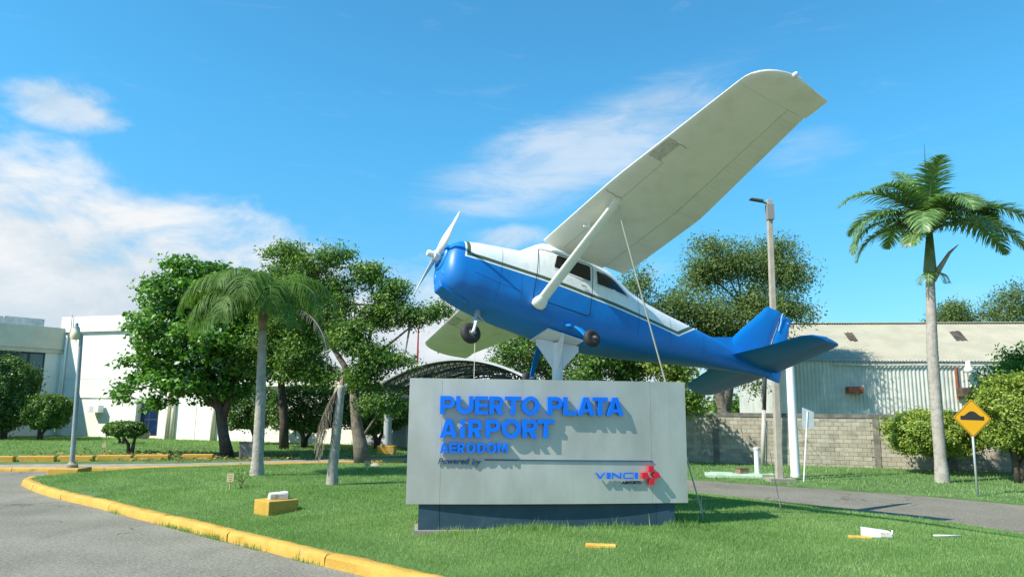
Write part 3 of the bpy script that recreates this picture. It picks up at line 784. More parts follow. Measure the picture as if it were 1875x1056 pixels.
def wing_piece(y0, y1, f0, f1, s, nspan, name, mt, nchord=12, parent=plane, round_tip=False):
    secs = []
    for i in range(nspan + 1):
        y = y0 + (y1 - y0) * i / nspan; le, te, z, t = wing_par(y); ch = le - te
        fr = [f0 + (f1 - f0) * (.5 * (1 - math.cos(math.pi * k / nchord))) for k in range(nchord + 1)]
        top = [wpt(y, le - ch * q, True, s) for q in fr]; bot = [wpt(y, le - ch * q, False, s) for q in fr[::-1]]
        secs.append(top + bot)
    return MB().loft(secs).build(name, mt, parent, True, auto=40)
for s in (1, -1):
    HF = .735
    wing = wing_piece(.50, 5.0, 0, HF, s, 14, 'wing', M_wing)
    wing_piece(.56, 2.52, HF + .006, 1, s, 6, 'flap', M_flap)
    wing_piece(2.526, 4.998, HF + .006, 1, s, 7, 'aileron', M_flap)
    # tip fairing: rounded at the leading edge, squared off at the back
    le, te, z, t = wing_par(5.0); secs = []
    for i in range(9):
        k = i / 8; y = 5.003 + .46 * math.sin(k * math.pi / 2); sh = 1 - math.cos(k * math.pi / 2)
        l2, t2 = le - .62 * sh ** 1.1, te - .02 + .0 * sh; f = (1 - sh * .93)
        fr = [.5 * (1 - math.cos(math.pi * q / 12)) for q in range(13)]
        top, bot = [], []
        for q in fr:
            x0 = le - (le - te) * q; zt_, zb_ = wpt(5, x0, True, s)[2], wpt(5, x0, False, s)[2]; mid = zb_ + .012
            x = l2 - (l2 - t2) * q; yy = y - (.09 * k * q)
            top.append((x, s * yy, mid + (zt_ - mid) * f + .02 * sh)); bot.append((x, s * yy, mid + (zb_ - mid) * f + .02 * sh))
        secs.append(top + bot[::-1])
    tipo = MB().loft(secs).build('wing_tip', M_wing, plane, True, auto=45)
    MB().lathe([(.03, -.03), (.035, .02), (.02, .05), (.001, .055)], (-2.72, s * 5.45, z + .01), (.2, s * 1, 0), 10).build('tip_light', mat('tip_lens', (.75, .72, .68), rough=.3), tipo, True)
    # damaged landing-light bay in the leading edge
    cv = []
    for y in (3.32, 3.45, 3.58, 3.7): cv.append([wpt(y, wing_par(y)[0] - d, False, s) for d in (.02, .06, .13, .22)])
    mb = MB()
    for a_, c_ in zip(cv, cv[1:]):
        for k in range(3): mb.add([(p[0], p[1], p[2] - .004) for p in (a_[k], a_[k + 1], c_[k + 1], c_[k])], [(0, 1, 2, 3)])
    mb.build('light_bay', mat('bay_grey', (.46, .45, .40), (.60, .59, .54), 12, .7), wing)
    for y, d0, d1 in ((3.30, .02, .26), (3.72, .02, .34), (2.28, .04, .36)):
        MB().tube([Vector(wpt(y + .012 * math.sin(k * 2.3 + y), wing_par(y)[0] - d0 - (d1 - d0) * k / 6, False, s)) + Vector((0, 0, -.001)) for k in range(7)], .0035, 5).build('skin_tear', M_dark, wing)
    for y0, y1, u in ((.62, 2.25, .21), (2.3, 3.3, .20)):
        MB().tube([Vector(wpt(y0 + (y1 - y0) * k / 8, wing_par(y0)[0] - 1.7 * u, False, s)) for k in range(9)], .0035, 4).build('lap_joint', mat('lap_grey', (.30, .30, .26), rough=.8), wing)
    # lift strut with its fairing cuffs
    p0 = Vector((-2.04, s * .56, -.50)); p1 = Vector((-2.42, s * 2.20, .80)); ax_ = (p1 - p0).normalized()
    secs = []; ch_ = Vector((1, 0, 0)); ch_ = (ch_ - ax_ * ch_.dot(ax_)).normalized(); nn = ax_.cross(ch_)
    for k, (q, wd, tk) in enumerate(((0.0, .10, .048), (.07, .092, .038), (.5, .088, .036), (.93, .085, .034), (1.0, .10, .04))):
        c_ = p0.lerp(p1, q); secs.append([c_ + ch_ * (wd * math.cos(2 * math.pi * j / 16) - .0) + nn * (tk * math.sin(2 * math.pi * j / 16)) for j in range(16)])
    st = MB().loft(secs).build('wing_strut', M_wing, plane, True, auto=50)
    secs = []
    for q, wd, tk in ((-.045, .05, .03), (-.03, .12, .07), (.0, .135, .08), (.03, .12, .07), (.06, .085, .045)):
        c_ = p0.lerp(p1, q); secs.append([c_ + ch_ * (wd * math.cos(2 * math.pi * j / 16)) + nn * (tk * math.sin(2 * math.pi * j / 16)) for j in range(16)])
    MB().loft(secs).build('strut_cuff', M_wing, st, True, auto=60)
    MB().tube([p1 + Vector((0, s * -.02, -.05)), p1 + Vector((-.03, s * -.05, -.10))], .012, 6).build('tie_ring', M_metal, st)
    # pitot mast / small air vent under the inner wing
    MB().tube([wpt(1.45, -2.36, False, s), Vector(wpt(1.45, -2.36, False, s)) + Vector((.0, 0, -.09)), Vector(wpt(1.45, -2.36, False, s)) + Vector((.10, 0, -.10))], .014, 7).build('air_vent', M_white, wing)
    # stabiliser and elevator
    def flatw(pts, zc_, th, nm, mt):              # thin aerofoil plate: list of (y, x_le, x_te)
        secs = []
        for y, l_, t_ in pts:
            fr = [.5 * (1 - math.cos(math.pi * q / 8)) for q in range(9)]
            f = (lambda q: th * (4 * q * .72 * (1 - q * .72)) ** .6) if nm == 'stabilizer' else (lambda q: th * (4 * (.72 + .28 * q) * (1 - (.72 + .28 * q)) + 1e-4) ** .6)
            secs.append([(l_ - (l_ - t_) * q, s * y, zc_ + f(q) * .5) for q in fr] + [(l_ - (l_ - t_) * q, s * y, zc_ - f(q) * .5) for q in fr[::-1][:]])
        return MB().loft(secs).build(nm, mt, plane, True, auto=45)
    flatw([(.04, -6.72, -7.55), (.8, -6.95, -7.60), (1.55, -7.10, -7.62), (1.70, -7.22, -7.62), (1.76, -7.42, -7.62)], .12, .085, 'stabilizer', M_tail)
    flatw([(.06, -7.553, -8.08), (.8, -7.603, -8.02), (1.55, -7.623, -7.98), (1.70, -7.623, -7.94), (1.755, -7.623, -7.88)], .12, .085, 'elevator', M_elev)

# fin, dorsal fillet and dented rudder
def plate(poly, th, nm, mt):
    n = len(poly); cx = sum(p[0] for p in poly) / n; cz_ = sum(p[1] for p in poly) / n; mb = MB(); rings = []
    for k, w in ((1, .006), (.93, th * .5), (.55, th * .95), (.05, th)): rings.append([(cx + (x - cx) * k, w, cz_ + (z - cz_) * k) for x, z in poly])
    mb.loft(rings); mb.loft([[(x, -y, z) for x, y, z in r] for r in rings]); mb.loft([rings[0], [(x, -y, z) for x, y, z in rings[0]]], cap=False)
    return mb.build(nm, mt, plane, True, auto=60)
fin = plate([(-6.86, .30), (-6.92, .58), (-7.2, .87), (-7.5, 1.16), (-7.8, 1.45), (-8.06, 1.71), (-8.10, 1.735), (-8.22, 1.70), (-8.35, 1.725), (-8.50, 1.69), (-8.30, 1.3), (-8.05, .8), (-7.86, .40), (-7.80, .12), (-7.3, .14)], .045, 'fin', M_tail)
MB().prism([(-6.15, .03, .36), (-6.15, -.03, .36), (-7.0, -.03, .26), (-7.0, .03, .26), (-6.3, .006, .42), (-6.3, -.006, .42), (-6.95, -.01, .62), (-6.95, .01, .62)]).build('dorsal_fillet', M_tail, plane)
rud = plate([(-8.515, 1.675), (-8.60, 1.60), (-8.66, 1.66), (-8.74, 1.63), (-8.77, 1.55), (-8.70, 1.40), (-8.665, 1.30), (-8.61, 1.12), (-8.52, .88), (-8.42, .55), (-8.33, .30), (-8.24, .06), (-8.20, -.05), (-7.84, -.04), (-7.83, .12), (-7.89, .40), (-8.08, .8), (-8.33, 1.3)], .03, 'rudder', M_tail)
rr_ = random.Random(4)
MB().tube([(-8.50 + .20 * (1 - k / 9) * .0 - (.0 if k < 6 else .0) - .5 * (1 - k / 9) * -.42 + rr_.uniform(-.015, .015), .04, 1.18 + .50 * k / 9) for k in range(10)], .008, 5).build('split_seam', mat('torn_edge', (.35, .55, .75), rough=.5), rud)
for x, z, r in ((-8.63, 1.47, .02), (-8.60, 1.60, .012), (-8.655, 1.35, .012)): MB().lathe([(.001, .0), (r, 0), (r * .8, -.01)], (x, .034, z), (0, 1, 0), 7).build('hole', mat('torn_edge', (.35, .55, .75)), rud)


# undercarriage
def wheel(c, axis, R0, w, parent, out):
    c = Vector(c); axis = Vector(axis).normalized(); prof = []
    for k in range(17): q = math.pi * 2 * k / 16; prof.append((R0 - w * .52 + w * .52 * math.cos(q), w * .5 * math.sin(q)))
    wh = MB().lathe(prof, c, axis, 26).build('tyre', M_tyre, parent, True)
    rim = R0 - w * .92
    MB().lathe([(.001, w * .30), (.03, w * .30), (.035, w * .16), (rim * .6, w * .14), (rim * .95, w * .34), (rim * 1.12, w * .36), (rim * 1.12, -w * .36), (rim * .95, -w * .34), (rim * .6, -w * .14), (.035, -w * .16), (.03, -w * .3), (.001, -w * .3)], c, axis, 20).build('rim', out, parent, True, auto=40)
gear = bpy.data.objects.new('nose_gear', None); COL.objects.link(gear); gear.parent = plane
wheel((-1.12, 0, -1.13), (0, 1, 0), .178, .145, gear, M_metal)
MB().tube([(-1.20, 0, -.62), (-1.165, 0, -.93)], .035, 10).tube([(-1.21, 0, -.66), (-1.20, 0, -.78)], .055, 10).build('oleo_leg', M_metal, gear, True, auto=40)
MB().tube([(-1.165, .0, -.92), (-1.15, .10, -.95), (-1.12, .105, -1.13)], .024, 8).tube([(-1.165, .0, -.92), (-1.15, -.10, -.95), (-1.12, -.105, -1.13)], .024, 8).tube([(-1.12, -.12, -1.13), (-1.12, .12, -1.13)], .02, 8).build('fork', M_white, gear, True, auto=50)
MB().tube([(-1.20, .0, -.76), (-1.33, 0, -.84), (-1.18, 0, -.93)], .014, 6).build('torque_link', M_metal, gear)
MAIN = [(1, Vector((-2.80, 1.02, -1.08)), 'L'), (-1, Vector((-2.86, -1.06, -1.12)), 'R')]
for s, c, _ in MAIN:
    gear = bpy.data.objects.new('main_gear', None); COL.objects.link(gear); gear.parent = plane
    secs = []
    for k in range(8):
        t = k / 7; p = Vector((-2.70, s * .42, -.66)).lerp(Vector((c.x, s * (abs(c.y) - .09), c.z + .02)), t); p.z += .09 * math.sin(math.pi * t)
        hw = .07 * (1 - .45 * t); tk = .022 - .008 * t
        secs.append([p + Vector((hw * a_, 0, 0)) + Vector((0, s * .6, .8)) * (tk * b_) for a_, b_ in ((1, -1), (1, 1), (-1, 1), (-1, -1))])
    MB().loft(secs).build('spring_leg', M_tail, gear, True, auto=40)
    wheel(c, (0, 1, 0), .152, .125, gear, M_rust if s > 0 else mat('rim_blue', (.03, .10, .30), rough=.5))
    MB().tube([(c.x, s * (abs(c.y) - .12), c.z), (c.x, s * (abs(c.y) + .09), c.z)], .022, 8).build('axle', M_metal, gear)
    MB().box((c.x - .03, s * (abs(c.y) - .085), c.z + .05), (.07, .03, .10)).build('brake', M_metal, gear)

# ------------------------------------------------------------------ support post with gusset plates
PX = Vector((.80, 12.62)); pz = 3.30
post = empty('support_post', (PX.x, PX.y, S_GZ), 'pale steel post with triangular gusset plates holding up the airplane', 'post')
zt = acw(-2.75, 0, -.73).z - S_GZ + .02
MB().tube([(0, 0, -.2), (0, 0, zt - .08)], .092, 28).build('pipe', M_white_s, post, True, auto=40)
pm = AR; c0 = acw(-2.75, 0, -.745) - post.location
ex, ey, ez = AR.col[0], AR.col[1], AR.col[2]
def sad(x, y, z): return c0 + ex * x + ey * y + ez * z
MB().prism([sad(.36, -.30, -.025), sad(.36, .30, -.025), sad(-.36, .30, -.025), sad(-.36, -.30, -.025), sad(.36, -.30, 0), sad(.36, .30, 0), sad(-.36, .30, 0), sad(-.36, -.30, 0)]).build('saddle_plate', M_white_s, post)
for ang in (12, 102, 192, 282):
    dx, dy = math.cos(R_(ang)), math.sin(R_(ang)); ln = .38
    def top_z(r): # height of the saddle underside above the point at radius r
        n = ez; p = sad(0, 0, -.03); return p.z - (n.x * (dx * r - p.x) + n.y * (dy * r - p.y)) / n.z
    tx, ty = -dy * .008, dx * .008
    q = [(dx * .08, dy * .08, zt - .55), (dx * ln, dy * ln, top_z(ln) - .10), (dx * ln, dy * ln, top_z(ln)), (dx * .08, dy * .08, top_z(.08))]
    MB().prism([(x + tx, y + ty, z) for x, y, z in q] + [(x - tx, y - ty, z) for x, y, z in q]).build('gusset', M_white_s, post)


# ------------------------------------------------------------------ stays
def stay(a, c, r, m_, label, sag=.0, name='stay_rope', tuft=False):
    a, c = Vector(a), Vector(c); o = empty(name, c, label, 'rope')
    MB().tube([a.lerp(c, k / 10) - c + Vector((0, 0, -sag * 4 * (k / 10) * (1 - k / 10))) for k in range(11)], r, 6).build('line', m_, o)
    MB().tube([(0, 0, -.1), (0, 0, .05), (.015, 0, .09)], .012, 6).build('peg', M_wire, o)
    if tuft: MB().tube([(0, 0, .0), (-.03, 0, .25), (-.015, 0, .36)], [.012, .008, .003], 5).tube([(0, 0, .04), (.04, 0, .2)], [.008, .003], 5).build('knot', M_rope, o)
g1 = gi(1288, 947)
stay(acw(-2.46, 2.13, .66), g1, .014, M_rope, 'pale rope staying the raised wing to the lawn beside the sign', .03, tuft=True)
g2 = gz(866, 900, .3); g2 = Vector((at(866, 690, 14.6).x, 14.6, .26))
stay(acw(-2.67, -3.32, .72), g2, .008, M_rope, 'thin rope from the low far wing down behind the sign', .02)
g3 = gi(1430, 934)
stay(acw(-7.6, 0, -.02), g3, .005, mat('thin_wire', (.22, .21, .18), rough=.7), 'dark wire from the tail to the lawn near the service road', .12)


# ------------------------------------------------------------------ buildings
class Frame:                                      # a vertical facade: origin, direction along it, outward normal
    def __init__(s, o, d, obj):
        s.o = Vector((o[0], o[1], 0)); s.d = Vector((d[0], d[1], 0)).normalized(); s.n = Vector((s.d.y, -s.d.x, 0)); s.obj = obj; s.off = Vector(obj.location)
    def px(s, x, y, d=0):
        p = hit(x, y, s.o + s.n * d, s.n); return (p - s.o).dot(s.d), p.z
    def P(s, u, z, d): return s.o + s.d * u + s.n * d + Vector((0, 0, z)) - s.off
    def box(s, u0, u1, z0, z1, d0, d1, mb=None):
        q = [s.P(u0, z0, d1), s.P(u1, z0, d1), s.P(u1, z0, d0), s.P(u0, z0, d0)]
        return (mb or MB()).prism(q + [p + Vector((0, 0, z1 - z0)) for p in q])
    def part(s, name, m_, u0, u1, z0, z1, d0, d1, parent=None, bevel=0):
        return s.box(u0, u1, z0, z1, d0, d1).build(name, m_, parent or s.obj, False, bevel)

M_wall = mat('white_render', (.78, .76, .66), (.83, .81, .72), 1.5, .8, 0, .1, 20, coords='World', c3=(.70, .67, .56), s3=.7, t3=(.5, .8))
M_fasc = mat('cream_render', (.62, .58, .42), (.68, .64, .48), 1.5, .8, coords='World', c3=(.55, .53, .43), s3=.8)
M_glass = mat('window_glass', (.05, .07, .08), rough=.05, spec=.9)
M_frame = mat('dark_frame', (.03, .04, .045), rough=.5)
M_parap = mat('parapet_felt', (.42, .44, .42), (.60, .60, .57), 3, .85, coords='World')

cpt = at(98, 800, 46.5)
bld = empty('terminal_building', (cpt.x, cpt.y, .1), 'two-storey white terminal building with a shaded wing of dark windows on its left', 'building')
FM = Frame((cpt.x, cpt.y), (.952, -.306), bld); FW = Frame((cpt.x, cpt.y), (.64, .77), bld)   # main facade to the right; wing comes from the left
UM = FM.px(304, 700)[0]
zp1 = FM.px(180, 579)[1]; zp0 = FM.px(180, 607)[1]; zj = FM.px(180, 693)[1]; zl = FM.px(180, 728)[1]
FM.part('upper_wall', M_wall, 0, UM, zj + .012, zp0 - .003, -.4, 0)
FM.part('middle_wall', M_wall, 0, UM, zl, zj - .012, -.4, 0)
FM.part('lower_wall', M_wall, 0, UM, 0, zl - .003, -.4, -.06)
FM.part('joint', M_parap, 0.01, UM - .01, zj - .011, zj + .011, -.4, -.03)
FM.part('parapet', M_wall, -.2, UM, zp0, zp1, -.5, .16)
FM.part('roof_slab', M_parap, 0, UM, zp0 + .3, zp1 - .3, -5, -.52)
FM.part('end_wall', M_wall, UM - .3, UM - .003, 0, zp0 - .003, -5, -.42)
# dark door screen and a projecting pier at the foot of the block
u0, z1 = FM.px(259, 738); u1, _ = FM.px(290, 738); z0_ = FM.px(270, 796)[1]
scr = FM.part('glazed_screen', M_frame, u0, u1, max(.25, z0_), z1, -.2, -.03)
w4 = (u1 - u0) / 2
for k in range(2):
    for j in range(2):
        h2 = (z1 - max(.25, z0_)) / 2; FM.part('pane', mat('blue_glass', (.01, .03, .09), rough=.08), u0 + w4 * k + .05, u0 + w4 * (k + 1) - .05, max(.25, z0_) + h2 * j + .05, max(.25, z0_) + h2 * (j + 1) - .05, -.03, -.02, scr)
FM.part('pier', M_wall, FM.px(249, 760)[0], u0 - .02, 0, zl - .2, -.05, .35)
# air-conditioner
ua, za = FM.px(172, 741); ub, zb_ = FM.px(190, 755)
ac = FM.part('air_conditioner', M_white, ua, ub, zb_, za, .03, .42, bevel=.02)
FM.part('grille', M_parap, ua + .1, (ua + ub) / 2, zb_ + .08, za - .08, .42, .425, ac)
# wing
WL = 18.0
FW_u = lambda x, y: FW.px(x, y)[0]
zw_t = FW.px(90, 599)[1]; zw_b = FW.px(90, 646)[1]; zg_t = FW.px(75, 643)[1]; zg_b = FW.px(72, 717)[1]
ug1 = FW_u(80, 680)
FW.part('fascia', M_fasc, -WL, -.02, zw_b + .25, zw_t, -.5, .20)
FW.part('fascia_drip', M_fasc, -WL, -.02, zw_b, zw_b + .247, -.5, .10)
FW.part('wall', M_wall, -WL, -.003, 0, zg_b, -.5, 0)
FW.part('wall', M_wall, ug1, -.003, zg_b + .003, zw_b - .003, -.5, 0)
FW.part('roof_slab', M_parap, -WL, -.6, zw_t - .6, zw_t - .3, -10, -.52)
edges_u = [FW_u(80, 680), FW_u(50, 680), FW_u(20, 680), FW_u(-12, 680), FW_u(-50, 680)]
for a_, c_ in zip(edges_u[1:], edges_u):
    fr = FW.part('window', M_frame, a_ + .003, c_ - .003, zg_b + .003, zw_b - .006, -.35, -.12)
    zt_ = zg_b + (zw_b - zg_b) * .46
    for z0_, z1_ in ((zg_b + .08, zt_ - .05), (zt_ + .05, zw_b - .1)): FW.part('pane', M_glass, a_ + .08, c_ - .08, z0_, z1_, -.12, -.105, fr)
FW.part('back_wall', M_wall, -WL, edges_u[-1] - .01, zg_b + .003, zw_b - .003, -.5, -.01)
up_ = FM.px(100, 700)[0]
MB().tube([FM.P(.35, .1, .12), FM.P(.35, zj, .12), FM.P(.32, zp0 - .2, .12)], .07, 8).build('downpipe', M_wall, bld, True)
MB().tube([FM.P(.75, zp0 - .3, .26), FM.P(.7, zp1 + .1, .24), FM.P(.45, zp1 + .3, .2), FM.P(.3, zp1 + .2, 0)], .03, 6).build('conduit', M_parap, bld)
rs = random.Random(2)
for k in range(4):                               # flashing sheets standing on the roof of the wing
    u = -.6 - k * 2.3
    FW.part('flashing', M_parap, u - 2.25, u, zw_t - .4, zw_t + .62 + rs.uniform(-.08, .08) - .04 * k, -2.2, -2.05)

# low annex to the right
a1 = at(296, 800, 43.5); a2 = at(765, 800, 38.0)
anx = empty('annex', (a1.x, a1.y, .1), 'low white single-storey annex behind the clipped trees', 'building')
FA = Frame((a1.x, a1.y), (a2.x - a1.x, a2.y - a1.y), anx); UA = (Vector(a2) - Vector(a1)).length
za_t = FA.px(590, 695)[1]; nb = 7
for k in range(nb):
    FA.part('wall_bay', M_wall, UA * k / nb + .01, UA * (k + 1) / nb - .01, 0, za_t - .35, -.3, -.02 * (k % 2))
FA.part('cornice', M_wall, -.1, UA + .1, za_t - .347, za_t, -.35, .22)
FA.part('roof_slab', M_parap, 0, UA, za_t - .3, za_t - .1, -8, -.352)
for x0, x1 in ((308, 312), (318, 324), (392, 399)):
    u = FA.px(x0, 780)[0]; MB().tube([FA.P(u, .1, .1), FA.P(u, za_t - .36, .1)], .05 + .012 * (x1 - x0), 8).build('downpipe', M_fasc, anx, True)
for x0, x1 in ((655, 690), (722, 745)):
    u0, z1 = FA.px(x0, 745); u1 = FA.px(x1, 745)[0]
    d_ = FA.part('door', mat('grey_door', (.36, .38, .36), (.44, .45, .43), 2, .6), u0, u1, .15, z1, .003, .05)
    FA.part('handle', M_metal, u0 + .1, u0 + .22, 1.1, 1.14, .05, .08, d_)

# arched canopy
Y1, Y2 = 32.5, 42.0
cl_, cr_, cc_ = at(697, 700, Y1), at(985, 704, Y1), at(845, 657, Y1)
can = empty('arched_canopy', (cl_.x, Y1, .1), 'arched white canopy roof on steel trusses rising behind the sign', 'canopy')
off = Vector(can.location); SH = 1.9
def arch(t, k, dr):                               # t along the arch 0..1, k depth 0..1, dr offset inward
    x = cl_.x + (cr_.x - cl_.x) * t + SH * k; z = cl_.z + (cc_.z - cl_.z) * (1 - (2 * t - 1) ** 2) - dr
    return Vector((x, Y1 + (Y2 - Y1) * k, z)) - off
NT = 24
for j in range(6):
    secs = [[arch(i / NT, j / 6 + .004, 0), arch(i / NT, (j + 1) / 6 - .004, 0), arch(i / NT, (j + 1) / 6 - .004, .06), arch(i / NT, j / 6 + .004, .06)] for i in range(NT + 1)]
    MB().loft(secs).build('roof_sheet', mat('canopy_white', (.72, .72, .69), (.66, .66, .62), 2, .6, coords='World'), can)
M_steel = mat('dark_steel', (.06, .075, .085), rough=.6)
for k in (.03, .35, .68, .98):
    tr = MB().tube([arch(i / NT, k, .10) for i in range(NT + 1)], .05, 6).tube([arch(i / NT, k, .50) for i in range(NT + 1)], .05, 6)
    for i in range(NT): tr.tube([arch(i / NT, k, .10), arch((i + .5) / NT, k, .50)], .022, 4, False).tube([arch((i + .5) / NT, k, .50), arch((i + 1) / NT, k, .10)], .022, 4, False)
    tr.build('truss', M_steel, can)
MB().loft([[arch(i / NT, -.012, -.05), arch(i / NT, .0, -.05), arch(i / NT, .0, .06), arch(i / NT, -.012, .06)] for i in range(NT + 1)]).build('fascia', M_white, can)
MB().tube([arch(0, 0.03, .12), arch(0, .98, .12)], .08, 6).build('eaves_beam', M_steel, can)
MB().tube([arch(1, 0.03, .12), arch(1, .98, .12)], .08, 6).build('eaves_beam', M_steel, can)
MB().tube([arch(0, .03, .62), arch(1, .03, .62)], .10, 6).build('tie_beam', M_steel, can)
MB().lathe([(.001, .25), (.18, .22), (.62, .02), (.62, -.02), (.3, -.05), (.001, -.05)], arch(.62, .5, .62), (0, 0, 1), 18).build('pendant_lamp', mat('lamp_enamel', (.62, .50, .42), rough=.5), can, True)
for t, k in ((.04, .03), (.97, .03), (.04, .98), (.97, .98)):
    p = arch(t, k, .6)
    MB().tube([(p.x, p.y, -.05), (p.x, p.y, p.z)], .17, 14).build('column', mat('column_grey', (.36, .40, .40), rough=.6), can, True, auto=40)
    MB().box((p.x, p.y, .22), (.75, .75, .36)).build('column_base', M_yel2, can, False, .02)

# red mast
pm_ = at(763, 700, 68); ms_ = empty('radio_mast', (pm_.x, pm_.y, 0), 'thin red radio mast above the canopy', 'mast')
zt_ = at(762, 600, 68).z
for k in range(5):
    MB().tube([(0, 0, zt_ * k / 5), (0, 0, zt_ * (k + 1) / 5)], [.19 - .025 * k, .165 - .025 * k], 6).build('mast_section', mat('mast_red', (.42, .03, .03), rough=.6) if k != 1 else M_white, ms_)

# ------------------------------------------------------------------ hangar
hc = at(1440, 750, 39.5)
han = empty('hangar', (hc.x, hc.y, .05), 'corrugated metal hangar with a pale pitched roof behind the block wall', 'hangar')
FH = Frame((hc.x, hc.y), (1, -.12), han)
zE = FH.px(1660, 660)[1]; HD = 6.6
zR = zE + 2.75; HL = 22.0
M_corr = mat('corrugated_grey', (.47, .47, .42), (.57, .57, .51), 1.2, .6, .0, coords='World', c3=(.46, .45, .39), s3=1.0)
M_roof = mat('roof_cream', (.33, .31, .235), (.38, .355, .27), .8, .7, coords='World', c3=(.33, .30, .22), s3=.6, spec=.2)
def corr(name, m_, u0, u1, pitch, depth, fn, n=6):
    secs = []; N = max(4, int((u1 - u0) / pitch * n))
    for i in range(N + 1):
        u = u0 + (u1 - u0) * i / N; ph = (u / pitch) % 1; w = (1 if ph < .35 else 1 - (ph - .35) / .15 if ph < .5 else 0 if ph < .85 else (ph - .85) / .15) * depth
        secs.append(fn(u, w))
    mb = MB()
    for a_, c_ in zip(secs, secs[1:]): mb.add(list(a_) + list(c_), [(0, 1, 3, 2)])
    return mb.build(name, m_, han)
for k in range(11):
    corr('wall_sheet', M_corr, HL * k / 11 + .002, HL * (k + 1) / 11 - .002, .2, .045, lambda u, w: (FH.P(u, 0, w + .004 * (k % 2)), FH.P(u, zE + .05, w + .004 * (k % 2))))
for k in range(16):
    corr('roof_sheet', M_roof, -.7 + (HL + 1.4) * k / 16, -.7 + (HL + 1.4) * (k + 1) / 16, .155, .03, lambda u, w: (FH.P(u, zE - .05 + w + .003 * (k % 2), .16), FH.P(u, zR + w + .003 * (k % 2), -HD)))
MB().prism([FH.P(-.72, zR + .02, -HD + .25), FH.P(HL + .7, zR + .02, -HD + .25), FH.P(HL + .7, zR + .02, -HD - .25), FH.P(-.72, zR + .02, -HD - .25), FH.P(-.72, zR + .075, -HD + .1), FH.P(HL + .7, zR + .075, -HD + .1), FH.P(HL + .7, zR + .075, -HD - .1), FH.P(-.72, zR + .075, -HD - .1)]).build('ridge_cap', M_roof, han)
MB().add([FH.P(-.7, zE - .05, -2 * HD - .16), FH.P(HL + .7, zE - .05, -2 * HD - .16), FH.P(HL + .7, zR, -HD), FH.P(-.7, zR, -HD)], [(0, 1, 2, 3)]).build('rear_roof', M_roof, han)
MB().add([FH.P(0, 0, -.002), FH.P(0, 0, -2 * HD), FH.P(0, zE, -2 * HD), FH.P(0, zR - .02, -HD), FH.P(0, zE, -.002)], [(0, 1, 2, 3, 4)]).build('gable_wall', M_corr, han)
MB().box((0, 0, 0), (.01, .01, .01))
FH.part('corner_flashing', M_white, -.03, .30, 0, zE, .05, .075)
for x0, x1, y0, y1 in ((1544, 1571, 608, 624), (1736, 1773, 606, 623)):      # torn roof lights
    def rp(x, y):
        n = Vector((0, 0, 1)); a_ = FH.o + FH.n * .16 + Vector((0, 0, zE - .05)); c_ = FH.o + FH.n * -HD + Vector((0, 0, zR)); nn = FH.d.cross(c_ - a_).normalized()
        return hit(x, y, a_ + nn * (.045 if nn.z > 0 else -.045), nn) - FH.off
    w = (x1 - x0); jj = random.Random(int(x0)); top_ = [rp(x0 + w * .6 * k / 6, y0 + jj.uniform(-1, 1.5)) for k in range(7)]; bt = [rp(x0 + w * .42 + w * .58 * k / 6, y1 + jj.uniform(-1.5, 1)) for k in range(7)]
    MB().add(top_ + bt[::-1], [tuple(range(14))]).build('torn_rooflight', mat('hole_dark', (.035, .028, .024), (.10, .07, .05), 2, .9, coords='World'), han)
MB().tube([FH.P(u, zE - .22 - (.03 if i % 2 else 0), .13) for i, u in enumerate(np.linspace(2.5, HL, 9))], .045, 6).build('gutter_pipe', M_parap, han)
ux, zx = FH.px(1748, 672); MB().tube([FH.P(ux, zx, .12), FH.P(ux, FH.px(1748, 730)[1], .12)], .07, 6).build('rusty_pipe', M_rust, han)
def hbox(nm, x0, y0, x1, y1, m_, d): u0, z1 = FH.px(x0, y0); u1, z0 = FH.px(x1, y1); return FH.part(nm, m_, u0, u1, z0, z1, .06, d, None, .03)
o = hbox('vent_box', 1547, 708, 1576, 720, M_rust, .5); hbox('vent_slats', 1549, 711, 1574, 713, mat('rust_pale', (.40, .16, .09), rough=.8), .52)
hbox('shelf_box', 1749, 710, 1780, 727, mat('box_brown', (.07, .04, .03), (.12, .07, .05), 4, .8), .7)
u, zz = FH.px(1766, 672)
MB().lathe([(.001, .32), (.10, .30), (.12, .05), (.22, -.1), (.22, -.3), (.001, -.32)], FH.P(u, zz, .4), (0, 0, 1), 12).build('wall_lamp', M_white, han, True)

# ------------------------------------------------------------------ block wall
w1 = gz(1260, 845, .08); w2 = gz(1640, 858, .08)
bw = empty('block_wall', (w1.x, w1.y, .05), 'weathered grey-brown concrete block wall with dark capping beam', 'wall')
FB = Frame((w1.x, w1.y), (w2.x - w1.x, w2.y - w1.y), bw)
ZT = FB.px(1580, 765)[1]; ZB = .02; NC = 12; bh = (ZT - ZB) / NC; bwid = bh * 2.02
m = bpy.data.materials.new('block'); m.use_nodes = True; M_blk_w = m
qn = NB(m.node_tree); pb = m.node_tree.nodes['Principled BSDF']; pos = qn.n('ShaderNodeNewGeometry').outputs['Position']
oi = qn.n('ShaderNodeObjectInfo').outputs['Random']
c = qn.mix(oi, (.31, .28, .215), (.44, .40, .31)); c = qn.mix(qn.m('MULTIPLY', qn.ss(qn.noise(pos, 2.4, 7, .65), .45, .7), .6), c, (.17, .155, .125))
c = qn.mix(qn.m('MULTIPLY', qn.ss(qn.noise(pos, 14, 4), .5, .8), .4), c, (.50, .46, .38))
qn.link(c, pb.inputs['Base Color']); pb.inputs['Roughness'].default_value = .95
bn = qn.n('ShaderNodeBump'); bn.inputs['Strength'].default_value = .6; bn.inputs['Distance'].default_value = .02; qn.link(qn.noise(pos, 40, 4), bn.inputs['Height']); qn.link(bn.outputs[0], pb.inputs['Normal'])
UL, UR = -7.0, FB.px(1900, 800)[0] + 4
